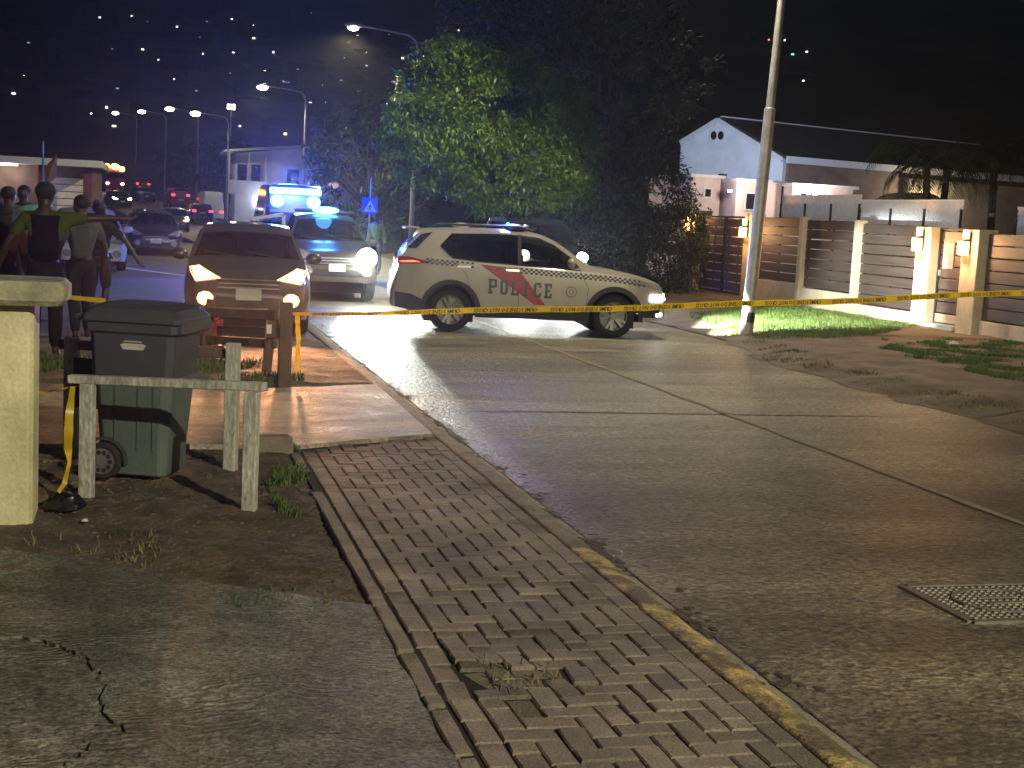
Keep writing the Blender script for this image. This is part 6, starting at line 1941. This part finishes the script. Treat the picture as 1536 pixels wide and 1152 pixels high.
# ---------------------------------------------------------------- crime scene tape
M_tape = mat('yellow tape', (.72, .52, .02), .35, var=.06)
M_ink = mat('black print', (.012, .011, .008), .5)
for m__ in (M_tape,):
    t_ = m__.node_tree; p_ = t_.nodes['Principled BSDF']; tl_ = t_.nodes.new('ShaderNodeBsdfTranslucent'); tl_.inputs[0].default_value = (.75, .50, .02, 1)
    mx_ = t_.nodes.new('ShaderNodeMixShader'); mx_.inputs[0].default_value = .45
    t_.links.new(p_.outputs[0], mx_.inputs[1]); t_.links.new(tl_.outputs[0], mx_.inputs[2]); t_.links.new(mx_.outputs[0], t_.nodes['Material Output'].inputs[0])
TA, TB = Vector((1.36, 13.72, .70)), Vector((15.05, 14.35, 1.62))
def tape_pt(f):
    p = TA.lerp(TB, f)
    p.z -= 4 * f * (1 - f) * .10 + .008 * math.sin(f * 31)
    return p
TW = .066
def tape_map(s, h, off=0):
    f = s / TL
    p = tape_pt(f)
    tw = .10 + .25 * math.sin(s * .55 + .6) + max(0, 1.9 - s) * .42
    return (p.x, p.y - math.sin(tw) * h - off * math.cos(tw), p.z + math.cos(tw) * h - off * math.sin(tw))
TL = (TB - TA).length
tp = thing('barrier_tape', 'long yellow crime scene tape stretched across the road in front of the police car', 'tape', (0, 0, 0))
V, Fq = [], []
nn = 220
for i in range(nn + 1):
    for h in (-TW / 2, 0, TW / 2): V.append(tape_map(TL * i / nn, h + (.002 * math.sin(i * .9))))
for i in range(nn):
    for q in (0, 1): Fq.append((i * 3 + q, i * 3 + 3 + q, i * 3 + 4 + q, i * 3 + 1 + q))
npmesh('band', V, Fq, M_tape, tp, smooth=True)
vs_, fs_ = text_mesh('CRIME SCENE DO NOT CROSS', .062, 1, .0014)
wd_ = max(v.x for v in vs_) - min(v.x for v in vs_)
scale_x = .70 / wd_
b = MB()
k = .55
while k < TL - .4:
    for off in (.0022, -.0022):
        b.add([tape_map(k - v.x * scale_x, -v.y, off) for v in vs_], fs_)
    k += .84
b.build('tape_lettering', M_ink, tp, weld=False)['kind'] = 'stuff'
def loose_tape(name, label, pts, wds, face=(0, -1, 0), letters=False):
    t = thing(name, label, 'tape', (0, 0, 0))
    V, Fq = [], []
    pts = [Vector(p) for p in pts]
    n = 40
    L_ = len(pts) - 1
    for i in range(n + 1):
        f = i / n * L_; a = min(int(f), L_ - 1); p = pts[a].lerp(pts[a + 1], f - a)
        d = (pts[a + 1] - pts[a]).normalized()
        s = d.cross(Vector(face)).normalized()
        ang = math.sin(i * .5) * .5
        s = Matrix.Rotation(ang, 3, d) @ s
        wv = float(np.interp(f, range(len(wds)), wds))
        V += [p - s * wv / 2, p + s * wv / 2]
    Fq = [(2 * i, 2 * i + 1, 2 * i + 3, 2 * i + 2) for i in range(n)]
    npmesh('band', V, Fq, M_tape, t, smooth=True)
loose_tape('barrier_tape', 'loose end of yellow tape hanging down the tape post', [(1.40, 13.66, .72), (1.42, 13.64, .45), (1.415, 13.62, .14)], [.05, .05, .04])
loose_tape('barrier_tape', 'yellow tape tied to the railing post and dangling down to the dirt', [(-.44, 8.38, .64), (-.455, 8.33, .48), (-.46, 8.31, .30), (-.45, 8.30, .2), (-.475, 8.28, .08), (-.53, 8.2, .0)], [.03, .05, .055, .02, .03, .02])
loose_tape('barrier_tape', 'twisted yellow tape from the railing post to the wall at the left edge', [(-.40, 8.39, .645), (-.6, 8.4, .60), (-.9, 8.3, .62)], [.02, .03, .02], (0, 0, 1))
loose_tape('barrier_tape', 'short orange lit stretch of tape behind the officer\'s legs', [(-1.4, 16.4, .66), (-.9, 16.2, .62), (-.5, 16.1, .60)], [.06, .05, .06], (0, -1, 0))

# litter
M_paper = mat('litter paper', (.5, .5, .48), .8)
for (x, y, z, s_, lab) in ((-.33, 7.62, .0, .022, 'small scrap of white paper on the dirt beside the wall'), (13.0, 20.2, .02, .09, 'white scrap lying on the patchy grass near the pedestrian gate'), (12.0, 20.7, .02, .07, 'grey scrap on the verge left of the patchy grass'), (2.42, 11.55, -.08, .06, 'pale stone lying in the gutter beside the second driveway')):
    b = MB(); rr = random.Random(int(x * 100))
    V = []
    b.ball((0, 0, s_ * .3), (s_, s_ * .7, s_ * .4), 7, 4)
    b.v = [(p[0] * rr.uniform(.7, 1.3), p[1] * rr.uniform(.7, 1.3), p[2] * rr.uniform(.6, 1.3)) for p in b.v]
    o = b.build('stone' if 'stone' in lab else 'litter', M_paper if 'white' in lab else M_edge); o.location = (x, y, z); tag(o, lab, 'stone' if 'stone' in lab else 'litter')
b = MB(); rr = random.Random(4)
b.ball((0, 0, .03), (.11, .09, .05), 14, 8)
b.v = [(p[0] * rr.uniform(.8, 1.2), p[1] * rr.uniform(.8, 1.2), p[2] * rr.uniform(.7, 1.25)) for p in b.v]
o = b.build('plastic_bag', mat('black plastic bag', (.012, .012, .016), .25), smooth=True); o.location = (-.46, 7.95, 0); tag(o, 'crumpled black plastic bag on the ground beside the pale wall', 'bag')

# ================================================================= HAZE (added thin volume, its glow imitates lens bloom round the lamps)
M_haze = bpy.data.materials.new('bloom haze')
M_haze.use_nodes = True
_t = M_haze.node_tree
_t.nodes.remove(_t.nodes['Principled BSDF'])
_pv = _t.nodes.new('ShaderNodeVolumePrincipled')
_pv.inputs['Color'].default_value = (.9, .92, .95, 1)
_pv.inputs['Density'].default_value = 0.0005
_pv.inputs['Anisotropy'].default_value = 0.8
_t.links.new(_pv.outputs[0], _t.nodes['Material Output'].inputs['Volume'])
hz = MB().box((105, 205, 52), (1070, 600, 107)).build('haze', M_haze)
tag(hz, 'thin pale bloom haze added to imitate lens glow around the lamps and headlights', 'haze', kind='stuff')
